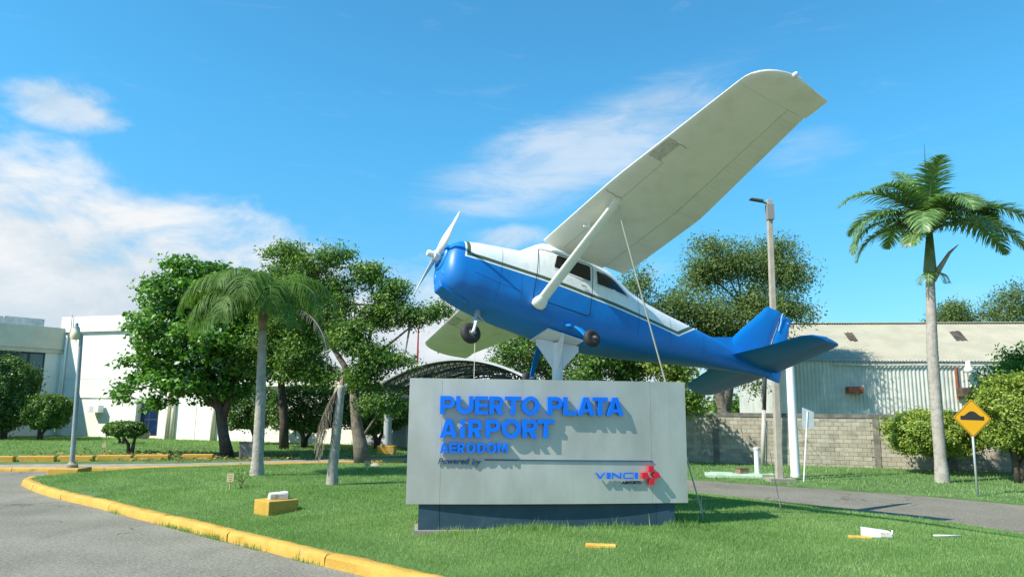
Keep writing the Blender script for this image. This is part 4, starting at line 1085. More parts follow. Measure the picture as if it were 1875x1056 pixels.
FB.part('mortar_core', mat('mortar', (.27, .24, .185), (.36, .325, .25), 3, .95, coords='World'), UL, UR, ZB - .2, ZT, -.16, -.014)
uv0 = FB.px(1238, 800)[0]; uv1 = FB.px(1640, 800)[0]
proto = {}
def block_mesh(w):
    k = round(w, 3)
    if k not in proto:
        e = .008; hx, hz = w / 2 - .005, bh / 2 - .005; d = .02; c_ = []
        me = MB(); me.prism([(-hx, -d, -hz), (hx, -d, -hz), (hx, d, -hz), (-hx, d, -hz), (-hx, -d, hz), (hx, -d, hz), (hx, d, hz), (-hx, d, hz)])
        m_ = bpy.data.meshes.new('block'); m_.from_pydata(me.v, [], me.f); m_.materials.append(M_blk_w); proto[k] = m_
    return proto[k]
cols = [FB.px(x, 800)[0] for x in (1311, 1452, 1605, 1742)]
brng = random.Random(9); rest = MB(); yaw = math.atan2(FB.d.y, FB.d.x)
for r in range(NC):
    u = UL + (bwid / 2 if r % 2 else 0)
    while u < UR:
        uc = u + bwid / 2; zc_ = ZB + bh * (r + .5); dd = brng.uniform(-.006, .007)
        if not any(abs(uc - q) < .12 for q in cols):
            if uv0 < uc < uv1:
                bo = bpy.data.objects.new('block', block_mesh(bwid)); COL.objects.link(bo); bo.parent = bw
                bo.location = FB.P(uc, zc_, -.012 + dd); bo.rotation_euler = (brng.uniform(-.01, .01), brng.uniform(-.008, .008), yaw)
            else: FB.box(uc - bwid / 2 + .005, uc + bwid / 2 - .005, zc_ - bh / 2 + .005, zc_ + bh / 2 - .005, -.03, .008 + dd, rest)
        u += bwid
tag(rest.build('block', M_blk_w, bw), kind='stuff')
M_pier = mat('pier_dark', (.13, .12, .10), (.22, .20, .165), 3, .95, 0, .5, 25, coords='World')
for q in cols: FB.part('pier', M_pier, q - .11, q + .11, ZB - .1, ZT - .004, -.17, .03)
FB.part('capping_beam', mat('cap_dark', (.10, .10, .09), (.19, .18, .155), 2.5, .95, coords='World'), UL, UR, ZT + .002, ZT + .15, -.19, .035)


# ------------------------------------------------------------------ vegetation
def leaf_quads(C, size, rng, up=.6, asp=.5, droop=.25, outd=None):
    n = len(C); N = rng.normal(size=(n, 3)); N[:, 2] = np.abs(N[:, 2]) * .6 + up
    if outd is not None: N += outd * .6
    N /= np.linalg.norm(N, axis=1)[:, None]
    T = np.cross(N, rng.normal(size=(n, 3))); T /= np.linalg.norm(T, axis=1)[:, None] + 1e-9; T[:, 2] -= droop; T /= np.linalg.norm(T, axis=1)[:, None]
    S = np.cross(N, T); S /= np.linalg.norm(S, axis=1)[:, None] + 1e-9
    s = size * rng.uniform(.65, 1.3, n)[:, None]
    a = C - T * s * .5; m_ = C + T * s * .08; e = C + T * s * .5 - N * s * .1
    l = m_ + S * s * asp * .5 + N * s * .06; r = m_ - S * s * asp * .5 + N * s * .06
    return np.stack([a, l, e, r], 1).reshape(-1, 3), np.arange(4 * n).reshape(-1, 4)
def clusters(blobs, ncl, per, sig, rng, edge=.4, flat=1.0, hollow=None):
    vol = np.array([b_[3] * b_[4] * b_[5] for b_ in blobs]) ** .75; pr = vol / vol.sum(); out = []; cen = []; od = []
    for b_, p in zip(blobs, pr):
        k = max(3, int(ncl * p)); d = rng.normal(size=(k, 3)); d /= np.linalg.norm(d, axis=1)[:, None]; rad = rng.uniform(0, 1, k) ** edge
        c = np.array(b_[:3]) + d * rad[:, None] * np.array(b_[3:6]); cen.append(c)
        q = np.repeat(c, per, 0) + rng.normal(size=(k * per, 3)) * sig * np.array([1, 1, flat]); out.append(q); od.append(np.repeat(d, per, 0))
    return np.vstack(out), np.vstack(cen), np.vstack(od)
def bezier(a, c, lift, n=7, side=None):
    a, c = Vector(a), Vector(c); mid = (a + c) / 2 + Vector((0, 0, lift)) + (side or Vector())
    return [(a * (1 - t) + mid * t) * (1 - t) + (mid * (1 - t) + c * t) * t for t in [k / n for k in range(n + 1)]]


def tree(name, base, label, cat, stems, blobs, ncl, per, sig, size, lm, bark, seed, asp=.5, up=.6, edge=.4, flat=.7, group=None, twigs=40, droop=.25, colvar=.23, trunk_n=12, bare=0):
    """stems: list of (points, radii) in world space; blobs: (x,y,z,rx,ry,rz) world"""
    rng = np.random.default_rng(seed); base = Vector(base); root = empty(name, base, label, cat, group)
    mb = MB()
    for pts, rad in stems: mb.tube([Vector(p) - base for p in pts], rad, trunk_n)
    tr = mb.build('trunk', bark, root, True)
    ends = [Vector(s[0][-1]) for s in stems]; lim = MB()
    C, cen, od = clusters(blobs, ncl, per, sig, rng, edge, flat)
    for b_ in blobs:
        e = min(ends, key=lambda v: (v - Vector(b_[:3])).length); c = Vector(b_[:3])
        r0 = .035 + .012 * max(b_[3:6]) * 2; pts = bezier(e - base, c - base, .15 * (c - e).length * .5); lim.tube(pts, [r0 * (1 - .7 * k / 7) for k in range(8)], 7)
    idx = rng.choice(len(cen), min(twigs, len(cen)), False)
    for i in idx:
        c = Vector(cen[i]); bb_ = min(blobs, key=lambda q: (Vector(q[:3]) - c).length); pts = bezier(Vector(bb_[:3]) - base, c - base, .05); lim.tube(pts, [.022 - .002 * k for k in range(8)], 4, False)
    for k in range(bare):
        b_ = blobs[int(rng.integers(len(blobs)))]; c = Vector(b_[:3]); d = Vector(rng.normal(size=3)); d.z = abs(d.z) + .6; d.normalize(); e = c + Vector((d.x * b_[3], d.y * b_[4], d.z * b_[5])) * rng.uniform(1.05, 1.35)
        lim.tube(bezier(c - base, e - base, .1), [.02 - .0022 * j for j in range(8)], 3, False)
    lim.build('limbs', bark, root, True)
    V, Fq = leaf_quads(C, size, rng, up, asp, droop, od)
    V -= np.array(base)
    shade = np.repeat(rng.normal(0, .13, len(cen)), per)[:len(C)]
    rnd = np.clip(.42 + shade + rng.normal(0, colvar, len(C)), 0, 1)
    mesh_arrays('crown', V, Fq, rnd, lm, root)
    return root
def pb3(lst, Y, sc=None):                          # (px, py, radius px x, radius px y, depth offset m, depth radius m)
    o = []
    for x, y, rx, ry, dy, rz in lst:
        p = at(x, y, Y + dy); k = (Y + dy) / F; o.append((p.x, p.y, p.z, rx * k, rz, ry * k))
    return o
LM_alm = leafmat('leaf_almond', (0.039, 0.117, 0.0182), (0.091, 0.234, 0.0338), (0.26, 0.442, 0.0715), .33, .4)
LM_poi = leafmat('leaf_feathery', (0.0405, 0.1013, 0.0189), (0.0945, 0.2025, 0.0351), (0.297, 0.4185, 0.081), .35, .5)
LM_drk = leafmat('leaf_clipped', (0.0338, 0.0845, 0.0169), (0.0715, 0.156, 0.0286), (0.195, 0.312, 0.052), .25, .45)
LM_lim = leafmat('leaf_lime', (0.11, 0.1815, 0.0308), (0.242, 0.33, 0.055), (0.462, 0.517, 0.11), .35, .45)
LM_olv = leafmat('leaf_olive', (0.078, 0.126, 0.042), (0.138, 0.21, 0.066), (0.288, 0.36, 0.132), .4, .55)
LM_mid = leafmat('leaf_mid', (0.039, 0.0975, 0.0195), (0.0845, 0.182, 0.0325), (0.26, 0.39, 0.065), .35, .45)

# broad almond tree on the left
p = gz(417, 836, .15); Y = p.y
tree('almond_tree', p, 'broad dense almond tree with large glossy leaves before the white terminal', 'tree',
     [([at(417, 838, Y), at(410, 800, Y), at(402, 745, Y), at(385, 700, Y), at(372, 640, Y)], [.27, .21, .18, .13, .08]),
      ([at(407, 770, Y), at(425, 715, Y), at(432, 650, Y + .3)], [.15, .12, .07]), ([at(404, 752, Y), at(370, 722, Y), at(320, 700, Y - .3)], [.12, .09, .05])],
     pb3([(318, 545, 62, 45, 0, 1.6), (362, 496, 60, 24, .3, 1.4), (300, 610, 62, 48, -.6, 1.5), (262, 672, 40, 30, -.3, 1.1), (238, 716, 24, 18, -.2, .6), (400, 550, 62, 50, .8, 1.9), (380, 625, 66, 48, -.9, 1.7),
          (330, 690, 58, 30, -.8, 1.4), (432, 660, 56, 48, .3, 1.6), (440, 585, 55, 55, .6, 1.5), (290, 735, 30, 14, -.4, .7), (395, 715, 60, 26, .4, 1.3), (330, 482, 30, 10, 0, .5), (265, 590, 22, 22, 0, .8)], Y),
     900, 28, .22, .21, LM_alm, M_bark_d, 11, .58, .75, .3, .45, twigs=60)

# feathery tree in the middle
p = gz(663, 848, .1); Y = p.y
tree('feathery_tree', p, 'tall open feathery tree with a gnarled trunk beside the canopy', 'tree',
     [([at(664, 850, Y), at(660, 815, Y), at(654, 780, Y), at(650, 740, Y), at(648, 705, Y)], [.33, .27, .22, .19, .15]),
      ([at(648, 708, Y), at(630, 668, Y), at(606, 630, Y), at(590, 570, Y), at(575, 510, Y)], [.14, .11, .09, .06, .03]),
      ([at(649, 708, Y), at(662, 670, Y), at(676, 620, Y), at(690, 560, Y + .3)], [.14, .1, .08, .04]), ([at(656, 690, Y), at(700, 640, Y - .3), at(750, 600, Y - .4)], [.1, .06, .03]), ([at(664, 800, Y), at(690, 760, Y - .4)], [.06, .03])],
     pb3([(522, 462, 40, 22, .6, .9), (560, 490, 42, 26, .2, 1.0), (612, 470, 34, 22, 0, .9), (600, 530, 46, 34, .4, 1.2), (672, 505, 36, 28, 0, .9), (715, 540, 36, 34, -.3, .9), (690, 580, 40, 26, .2, 1.0), (748, 578, 44, 20, -.4, .8), (800, 572, 32, 20, -.4, .6),
          (560, 580, 48, 36, .5, 1.3), (520, 540, 42, 40, .8, 1.2), (640, 615, 50, 34, -.6, 1.3), (690, 655, 44, 32, -.8, 1.1), (555, 640, 40, 36, .6, 1.2), (620, 560, 30, 24, -.4, .8), (740, 660, 26, 12, -.8, .5), (700, 735, 38, 26, -.8, .9), (655, 690, 36, 24, -.5, .9), (585, 690, 34, 22, .5, .8), (500, 600, 36, 34, .8, 1.0), (495, 545, 34, 40, 1.2, 1.1), (475, 650, 36, 40, 1.4, 1.1), (530, 670, 36, 30, 1.0, 1.0)], Y),
     1350, 44, .20, .14, LM_poi, M_bark, 12, .42, .5, .5, .6, twigs=120, bare=20)


p = gz(520, 824, .15); Y = p.y
tree('shade_tree', p, 'dark full tree filling the gap behind the drooping palm', 'tree', [([p - Vector((0, 0, .1)), at(520, 770, Y), at(515, 700, Y), at(512, 640, Y)], [.24, .2, .16, .1])],
     pb3([(500, 530, 46, 46, 0, 1.6), (545, 560, 46, 46, .3, 1.6), (490, 600, 46, 44, 0, 1.5), (540, 630, 50, 44, -.2, 1.6), (585, 610, 36, 40, .3, 1.2), (500, 665, 46, 34, 0, 1.4), (565, 672, 44, 26, .2, 1.3)], Y), 620, 28, .27, .19, LM_mid, M_bark_d, 14, .55, .6, .4, .55)


# clipped mushroom-shaped trees
def clipped(name, px, pyb, x0, x1, y0, y1, lm, label, seed, Y=None, n=5200, size=.11, dense=1.9, group='clipped trees before the annex', stems=3, flat_bot=True, zb=.15, cat='tree'):
    p = gz(px, pyb, zb)
    if Y: p = at(px, pyb, Y); p.z = zb
    n = int(n * dense); size *= 1.12
    Y = p.y; k = Y / F; c = at((x0 + x1) / 2, (y0 + y1) / 2, Y); rx, rz = (x1 - x0) / 2 * k, (y1 - y0) / 2 * k
    rng = np.random.default_rng(seed); root = empty(name, p, label, cat, group)
    d = rng.normal(size=(n, 3)); d /= np.linalg.norm(d, axis=1)[:, None]; e = 2.6
    q = (np.abs(d) ** e).sum(1) ** (-1 / e); lump = 1 + .09 * np.sin(d[:, 0] * 7 + seed) * np.sin(d[:, 2] * 6) + .07 * np.sin(d[:, 1] * 9 + d[:, 0] * 5) + .05 * np.sin(d[:, 0] * 15 + d[:, 2] * 11 + seed)
    rad = q * lump * (1 - np.abs(rng.normal(0, .12, n)) + .16 * (rng.random(n) < .06)); D = d * rad[:, None]
    C = D * np.array([rx, rx * .95, rz])
    V, Fq = leaf_quads(C, size, rng, .35, .55, .15, d * 1.5); V += np.array(c - p)
    rnd = np.clip(.45 + rng.normal(0, .24, n), 0, 1)
    mesh_arrays('crown', V, Fq, rnd, lm, root); mb = MB(); rr2 = random.Random(seed)
    hgt = (c - p).z
    for j in range(stems):
        a = 2 * math.pi * j / stems + .4; s0 = Vector((math.cos(a) * .05, math.sin(a) * .05, -.05)); e_ = Vector((math.cos(a) * rx * .55 + (c - p).x, math.sin(a) * rx * .5, hgt))
        mid = Vector((math.cos(a) * .09, math.sin(a) * .09, max(.1, hgt - rz) * .55))
        mb.tube([s0, mid, mid.lerp(e_, .45), e_], [.035 * rx + .07, .03 * rx + .05, .05, .03], 8)
    mb.build('trunk', M_bark_d, root, True)
    # inner branch mass
    mb = MB(); 
    for j in range(26):
        d_ = Vector(rng.normal(size=3)).normalized(); e_ = (c - p) + Vector((d_.x * rx * .85, d_.y * rx * .8, d_.z * rz * .8)); mb.tube([(c - p) + Vector((0, 0, -rz * .8)), (c - p).lerp(e_, .5), e_], [.04, .025, .008], 4, False)
    mb.build('limbs', M_bark_d, root); return root
clipped('clipped_tree', 466, 815, 415, 506, 706, 784, LM_drk, 'dark clipped tree with a forked trunk left of the palm stump, by the almond trunk', 31, n=6500)
clipped('clipped_tree', 556, 820, 498, 628, 708, 788, LM_drk, 'widest dark clipped tree, between the palm and the broken palm stump', 32, n=9000)
clipped('clipped_tree', 690, 822, 622, 752, 700, 790, LM_drk, 'dark clipped tree behind the gnarled feathery tree trunk', 33, n=8000)
clipped('clipped_shrub', 72, 807, 50, 123, 724, 782, LM_mid, 'round clipped shrub on a short trunk before the shaded terminal wing', 34, n=6500, size=.12, group=None, cat='shrub')
clipped('clipped_shrub', 5, 806, -62, 56, 655, 782, LM_drk, 'large dark clipped shrub cut by the left edge of the picture', 35, n=11000, size=.14, group=None, cat='shrub')
clipped('topiary', 222, 814, 193, 232, 773, 796, LM_mid, 'small topiary tree, the farther of the pair by the lamp post', 36, n=1800, size=.10, group='small topiary pair', cat='shrub', stems=2)
clipped('topiary', 238, 832, 207, 262, 772, 798, LM_mid, 'small flat-topped topiary tree, the nearer of the pair', 37, n=2600, size=.09, group='small topiary pair', cat='shrub', stems=2)
clipped('clipped_shrub', 1728, 868, 1636, 1792, 754, 830, LM_lim, 'wide clipped shrub with a forked trunk behind the tall palm', 38, n=12000, size=.085, group=None, zb=.08, cat='shrub', stems=4)
clipped('clipped_shrub', 1868, 884, 1800, 1960, 690, 826, LM_lim, 'yellow-green clipped shrub at the right edge beside the warning sign', 39, n=15000, size=.085, group=None, zb=.08, cat='shrub', stems=4)

# trees behind
p = at(1325, 800, 37.3); p.z = .05; Y = 37.3
tree('olive_tree', p, 'tall olive-green tree rising behind the block wall and the airplane tail', 'tree',
     [([(p.x, Y, 0), at(1326, 755, Y), at(1312, 710, Y), at(1295, 660, Y), at(1290, 600, Y)], [.36, .3, .24, .18, .1]), ([at(1328, 752, Y), at(1336, 700, Y), at(1350, 640, Y), at(1360, 560, Y)], [.28, .24, .18, .09])],
     pb3([(1250, 560, 50, 36, 0, 1.6), (1290, 500, 52, 46, .4, 1.8), (1345, 480, 46, 40, 0, 1.6), (1400, 490, 46, 46, .5, 1.8), (1450, 500, 36, 44, 0, 1.4), (1380, 560, 60, 40, -.4, 2.0), (1300, 580, 56, 36, -.4, 1.8), (1450, 570, 44, 26, 0, 1.3), (1170, 520, 26, 34, 0, 1.0), (1185, 575, 34, 26, .5, 1.2), (1340, 640, 60, 26, .3, 1.8), (1410, 625, 36, 24, .4, 1.2), (1380, 705, 20, 12, -.2, .5), (1265, 640, 40, 30, .2, 1.2), (1330, 610, 50, 34, .6, 1.6), (1220, 600, 36, 30, .5, 1.2), (1400, 650, 30, 24, .5, 1.0), (1300, 450, 30, 20, 0, .9), (1425, 455, 26, 22, .3, .9)], Y),
     1450, 44, .36, .16, LM_olv, M_bark, 21, .4, .5, .62, .7, twigs=160, bare=60)
p = at(1000, 800, 35); p.z = .1; Y = 35
tree('shade_tree', p, 'dark green tree directly behind the support post', 'tree', [([(p.x, Y, 0), at(1000, 740, Y), at(1005, 690, Y)], [.3, .25, .18])],
     pb3([(940, 632, 50, 26, 0, 1.4), (985, 660, 50, 34, .4, 1.4), (920, 660, 26, 18, 0, .8), (1050, 640, 44, 36, 0, 1.5), (1010, 610, 60, 26, .5, 1.6), (1040, 690, 40, 20, 0, 1.0)], Y), 420, 28, .24, .16, LM_mid, M_bark_d, 22, .5, .6, .45, .6)
p = at(1130, 800, 29); p.z = .05; Y = 29
tree('shade_tree', p, 'leafy green tree showing under the rear fuselage right of the post', 'tree', [([(p.x, Y, 0), at(1130, 740, Y), at(1135, 690, Y)], [.3, .25, .18])],
     pb3([(1110, 650, 46, 30, 0, 1.3), (1155, 665, 42, 26, .4, 1.3), (1085, 680, 36, 24, 0, 1.0), (1130, 620, 50, 26, .5, 1.6), (1150, 690, 30, 16, 0, .8)], Y), 330, 28, .24, .16, LM_mid, M_bark_d, 23, .5, .6, .45, .6)
p = at(1225, 800, 28.2); p.z = .05; Y = 28.2
tree('young_tree', p, 'small bright green tree at the right end of the sign', 'tree', [([(p.x, Y, 0), at(1228, 740, Y), at(1226, 700, Y)], [.12, .09, .06])],
     pb3([(1215, 660, 34, 30, 0, .9), (1240, 690, 30, 26, 0, .8), (1268, 722, 22, 16, 0, .5), (1225, 740, 36, 18, 0, .8), (1272, 745, 20, 10, 0, .5)], Y), 230, 22, .2, .17, LM_lim, M_bark, 24, .5, .6, .45, .6)
for px, py, Y, rx, ry, lm, lab, sd_ in ((1742, 576, 58, 40, 26, LM_olv, 'small dark conifer-like tree top above the hangar ridge', 41), (1850, 560, 56, 70, 48, LM_olv, 'wide olive tree top above the right end of the hangar roof', 42)):
    p = at(px, 700, Y); p.z = 0
    tree('distant_tree', p, lab, 'tree', [([(p.x, Y, 0), at(px, 640, Y), at(px, 590, Y)], [.35, .28, .15])], pb3([(px - rx * .4, py + ry * .3, rx * .5, ry * .6, 0, 1.6), (px + rx * .35, py + ry * .2, rx * .55, ry * .7, .5, 1.8), (px + rx * .05, py - ry * .4, rx * .4, ry * .55, 0, 1.5), (px, py + ry * .9, rx * .9, ry * .6, 0, 2)], Y), 330, 24, .34, .22, lm, M_bark, sd_, .4, .5, .5, .7, group='tree tops beyond the hangar', bare=14)
p = at(1858, 850, 25.5); p.z = .06; Y = 25.5
tree('bushy_tree', p, 'mid green bushy tree above the yellow-green shrub at the right edge', 'tree', [([(p.x, Y, 0), at(1860, 760, Y), at(1864, 700, Y)], [.12, .1, .06])],
     pb3([(1850, 700, 46, 34, 0, 1.0), (1885, 665, 50, 36, .3, 1.1), (1830, 730, 30, 22, 0, .7)], Y), 260, 24, .2, .15, LM_alm, M_bark, 25, .5, .6, .4, .6)
# far wood beyond the wall
n = 26000; rng = np.random.default_rng(51); X = rng.uniform(-90, 120, n); Yy = rng.uniform(118, 130, n)
zt_ = 4.0 + 1.1 * np.sin(X * .35) + .8 * np.sin(X * .9 + 1) + .5 * np.sin(X * 2.1); zz = zt_ * rng.uniform(0, 1, n) ** .6
V, Fq = leaf_quads(np.c_[X, Yy, zz], .9, rng, .4, .6)
tag(mesh_arrays('far_wood', V, Fq, np.clip(rng.normal(.5, .25, n), 0, 1), LM_mid), 'low distant belt of green trees beyond the wall', 'woodland', None, 'stuff')


# palms
LM_palm = leafmat('leaf_palm', (0.078, 0.1625, 0.052), (0.1365, 0.2535, 0.0845), (0.299, 0.416, 0.169), .3, .35)
LM_palm2 = leafmat('leaf_palm_soft', (0.05, 0.12, 0.018), (0.09, 0.19, 0.03), (0.19, 0.29, 0.06), .38, .6)
LM_dead = leafmat('leaf_dead', (.13, .11, .08), (.20, .17, .13), (.30, .26, .20), .1, .8)
M_palm = mat('palm_trunk', (.30, .27, .23), (.42, .39, .34), 6, .9, 0, .9, 30, coords='World', c3=(.22, .20, .17), s3=3)
M_shaft = mat('crownshaft', (.10, .17, .05), (.17, .22, .08), 4, .5)
def frond(parent, o, az_, el_, Ln, droop, nl, ll, lw, hang, lm, rng, vee=.5, bend=0, base_free=.12, name='frond'):
    o = Vector(o); pts = []; p = o.copy(); e = R_(el_); a_ = R_(az_); N = 16; st = Ln / N
    for i in range(N + 1):
        pts.append(p.copy()); t = i / N; e2 = e - R_(droop) * t ** 1.25; aa = a_ + R_(bend) * t
        p = p + Vector((math.cos(aa) * math.cos(e2), math.sin(aa) * math.cos(e2), math.sin(e2))) * st
    V, Fq = [], []
    mb = MB().tube(pts, [.028 * (1 - .85 * i / N) + .004 for i in range(N + 1)], 5)
    V += [tuple(v) for v in mb.v]; quads = [f for f in mb.f if len(f) == 4]; Fq += quads
    for i in range(nl):
        t = base_free + (1 - base_free) * (i + .5) / nl; fi = t * N; k = min(N - 1, int(fi)); q = pts[k].lerp(pts[k + 1], fi - k); T = (pts[k + 1] - pts[k]).normalized()
        S = T.cross(Vector((0, 0, 1)));
        if S.length < .05: S = Vector((1, 0, 0))
        S.normalize(); U = S.cross(T)
        for s in (-1, 1):
            l = ll * (math.sin(math.pi * min(1, .12 + .9 * t)) ** .6) * rng.uniform(.8, 1.12); d = (S * s * 1.0 + T * (.35 + .45 * t) + U * vee * rng.uniform(.4, 1.2) + Vector(rng.normal(0, .10, 3))).normalized()
            w = lw * rng.uniform(.8, 1.2); c = q.copy(); prev = None
            wv = T.cross(d).cross(d).normalized() if False else (T - d * T.dot(d)).normalized()
            for j in range(4):
                tt = j / 3; ww = w * (1, .95, .7, .12)[j]; dd = (d + Vector((0, 0, -hang)) * tt * 1.2).normalized()
                A_, B_ = c - wv * ww / 2, c + wv * ww / 2; kk = len(V); V += [tuple(A_), tuple(B_)]
                if prev is not None: Fq.append((prev, prev + 1, kk + 1, kk))
                prev = kk; c = c + dd * (l / 3)
    rnd = np.clip(rng.normal(.5, .2, len(Fq)), 0, 1); rnd[:len(quads)] = .8
    return mesh_arrays(name, np.array(V), np.array(Fq), rnd, lm, parent)
def trunk(parent, pts, rad, m_, rings=.12, base=Vector()):
    P = [Vector(p) for p in pts]; A_ = []; R2 = []
    for (a_, c_, r0, r1) in zip(P, P[1:], rad, rad[1:]):
        n = max(2, int((c_ - a_).length / (rings / 2)))
        for k in range(n): t = k / n; A_.append(a_.lerp(c_, t) - base); R2.append((r0 + (r1 - r0) * t) * (1 + (.035 if k % 2 else -.01)))
    A_.append(P[-1] - base); R2.append(rad[-1]); return MB().tube(A_, R2, 14).build('trunk', m_, parent, True)

# tall palm on the right
b0 = gz(1726, 884, .07); Y = b0.y
pr = empty('royal_palm', b0, 'tall smooth-trunked palm with a green crownshaft in front of the hangar', 'palm')
trunk(pr, [b0 - Vector((0, 0, .1)), at(1722, 840, Y), at(1714, 740, Y), at(1707, 640, Y), at(1703, 505, Y)], [.22, .17, .165, .16, .125], M_palm, .16, b0)
ct = at(1702, 425, Y); cb = at(1703, 508, Y)
MB().tube([cb - b0, cb.lerp(ct, .15) - b0, cb.lerp(ct, .5) - b0, ct - b0], [.15, .19, .15, .09], 12).build('crownshaft', M_shaft, pr, True)
rng = np.random.default_rng(61); o = ct - b0
FR = [(175, 62, 3.4, 118, .62, .6, 10), (188, 40, 2.9, 120, .6, .7, -8), (165, 20, 2.6, 105, .6, .8, 0), (8, 58, 3.0, 140, .62, .7, 0), (352, 42, 3.6, 110, .62, .7, -6), (15, 28, 3.3, 95, .6, .8, 0),
      (100, 84, 2.9, 60, .55, .4, 0), (260, 86, 2.6, 75, .55, .45, 0), (270, 55, 2.7, 130, .6, .7, 0), (300, 35, 2.2, 120, .55, .8, 0), (235, 40, 2.4, 130, .55, .8, 0), (90, 45, 3.0, 110, .6, .7, 0), (60, 60, 3.0, 120, .6, .7, 0), (130, 55, 3.0, 120, .6, .7, 0), (215, 10, 1.5, 90, .5, .9, 0), (20, 75, 2.6, 120, .55, .6, 0), (200, 72, 2.8, 110, .55, .5, 0), (178, 30, 3.0, 118, .6, .8, 6), (3, 68, 2.9, 150, .6, .7, 0), (345, 26, 3.0, 105, .6, .8, 0), (285, 66, 2.4, 140, .6, .7, 0)]
for a_, e_, l_, dr, ll, hg, bd in FR: frond(pr, o, a_, e_, l_ * 1.05, dr, 84, ll * 1.35, .05, hg * 1.25, LM_palm, rng, .3, bd)
MB().tube([o + Vector((0, 0, -.1)), o + Vector((.02, 0, 1.6)), o + Vector((.08, 0, 2.95))], [.05, .03, .004], 6).build('spear_leaf', LM_palm, pr)
q0 = cb - b0
MB().tube([q0 + Vector((.08, -.1, -.15)), q0 + Vector((.22, -.15, .25)), q0 + Vector((.55, -.2, .75)), q0 + Vector((.86, -.2, 1.02))], [.03, .09, .05, .01], 8).build('flower_sheath', mat('sheath', (.28, .24, .16), (.36, .30, .2), 5, .7), pr, True)
for a_, l_ in ((230, .9), (280, .8), (320, .7), (200, .8)): frond(pr, q0 + Vector((0, -.1, .1)), a_, 10, l_, 120, 14, .28, .02, .9, LM_dead if l_ < .75 else LM_palm, rng, .1, 0, .3, 'flower_spray')

# drooping palm on the left
b0 = gi(470, 870); Y = b0.y
pl = empty('queen_palm', b0, 'slender palm with soft drooping fronds and one dead hanging frond', 'palm')
trunk(pl, [b0 - Vector((0, 0, .1)), at(472, 840, Y), at(477, 740, Y), at(481, 600, Y)], [.20, .145, .13, .105], M_palm, .13, b0)
ct = at(483, 560, Y); o = ct - b0; cb = at(481, 606, Y)
MB().tube([cb - b0, cb.lerp(ct, .4) - b0, ct - b0], [.11, .13, .08], 10).build('crownshaft', mat('palm_boot', (.20, .17, .10), (.28, .24, .14), 8, .9), pl, True)
rng = np.random.default_rng(62)
for a_, e_, l_, dr, ll, hg in ((180, 55, 2.6, 135, .75, 1.1), (200, 40, 2.5, 120, .8, 1.2), (165, 65, 2.4, 150, .75, 1.1), (215, 25, 2.2, 110, .8, 1.3), (150, 45, 2.4, 130, .75, 1.1), (5, 52, 2.6, 150, .75, 1.2), (340, 45, 2.3, 140, .75, 1.2), (20, 68, 2.2, 150, .75, 1.1),
                               (270, 60, 2.2, 150, .8, 1.2), (250, 30, 2.0, 125, .8, 1.3), (295, 50, 2.1, 150, .75, 1.2), (100, 55, 2.3, 140, .75, 1.1), (60, 60, 2.3, 140, .75, 1.1), (240, 70, 2.0, 140, .75, 1.1), (130, 75, 1.9, 130, .7, 1.0), (225, 8, 1.9, 90, .85, 1.4), (190, 12, 2.1, 95, .85, 1.4), (170, 22, 2.3, 100, .85, 1.4), (205, 50, 2.6, 140, .8, 1.2), (355, 30, 2.0, 130, .8, 1.3), (320, 20, 1.8, 110, .8, 1.3)):
    frond(pl, o, a_, min(84, e_ + 9), l_ * 1.14, dr * 1.22, 96, ll * 1.2, .019, hg * 1.9, LM_palm2, rng, .08)
frond(pl, o + Vector((.1, -.15, -.1)), 335, 8, 3.2, 112, 40, .32, .024, 1.8, LM_dead, rng, .0, 0, .1, 'dead_frond')

# broken palm stump with hanging dead fronds
b0 = gi(608, 887); Y = b0.y
stp = empty('palm_stump', b0, 'bare broken palm trunk with a curtain of grey dead fronds on its left side', 'palm')
trunk(stp, [b0 - Vector((0, 0, .1)), at(609, 860, Y), at(617, 780, Y), at(625, 705, Y)], [.15, .115, .11, .09], M_palm, .13, b0)
tp = at(625, 706, Y) - b0
MB().tube([tp, tp + Vector((.02, 0, .12)), tp + Vector((.03, 0, .2))], [.085, .05, .006], 7).build('broken_tip', mat('split_wood', (.22, .13, .08), (.32, .2, .12), 9, .9), stp)
for k in range(5):
    a0 = tp + Vector((-.04 - .02 * k, -.05 + .02 * k, -.04)); frond(stp, a0, 175 + 12 * k, -58 - 4 * k, 1.35 + .12 * k, 26 - 4 * k, 34, .26, .022, 1.8, LM_dead, rng, 0, 0, .06, 'dead_frond')


# ------------------------------------------------------------------ street furniture and small things
M_post = mat('post_grey', (.25, .29, .30), (.32, .36, .36), 3, .5, .2)
b0 = gz(130, 866, .06); Y = b0.y
lp = empty('lamp_post', b0, 'grey lamp post with a round hooded lamp on a yellow concrete pad', 'lamp')
tp = at(149, 612, Y) - b0
MB().tube([(0, 0, .2), tp * .5 + Vector((.0, 0, .05)), tp], [.075, .065, .055], 14).build('pole', M_post, lp, True, auto=40)
MB().lathe([(.17, .16), (.17, .26), (.12, .28), (.08, .34)], (0, 0, 0), (0, 0, 1), 18).build('base_collar', M_conc, lp, True, auto=40)
MB().box((-.05, 0, .06), (.95, .75, .22)).build('pad', M_yel, lp, False, .03)
hd = tp + Vector((-.10, -.04, -.02))
MB().tube([tp + Vector((0, 0, -.04)), hd + Vector((0, 0, .02))], .03, 8).build('bracket', M_post, lp)
MB().lathe([(.02, .22), (.10, .20), (.11, .12), (.15, .06), (.15, -.06), (.13, -.13), (.001, -.16)], hd + Vector((-.05, 0, 0)), (0, 0, 1), 18).build('lamp_head', mat('lamp_cream', (.62, .55, .34), (.70, .63, .42), 3, .5), lp, True, auto=40)
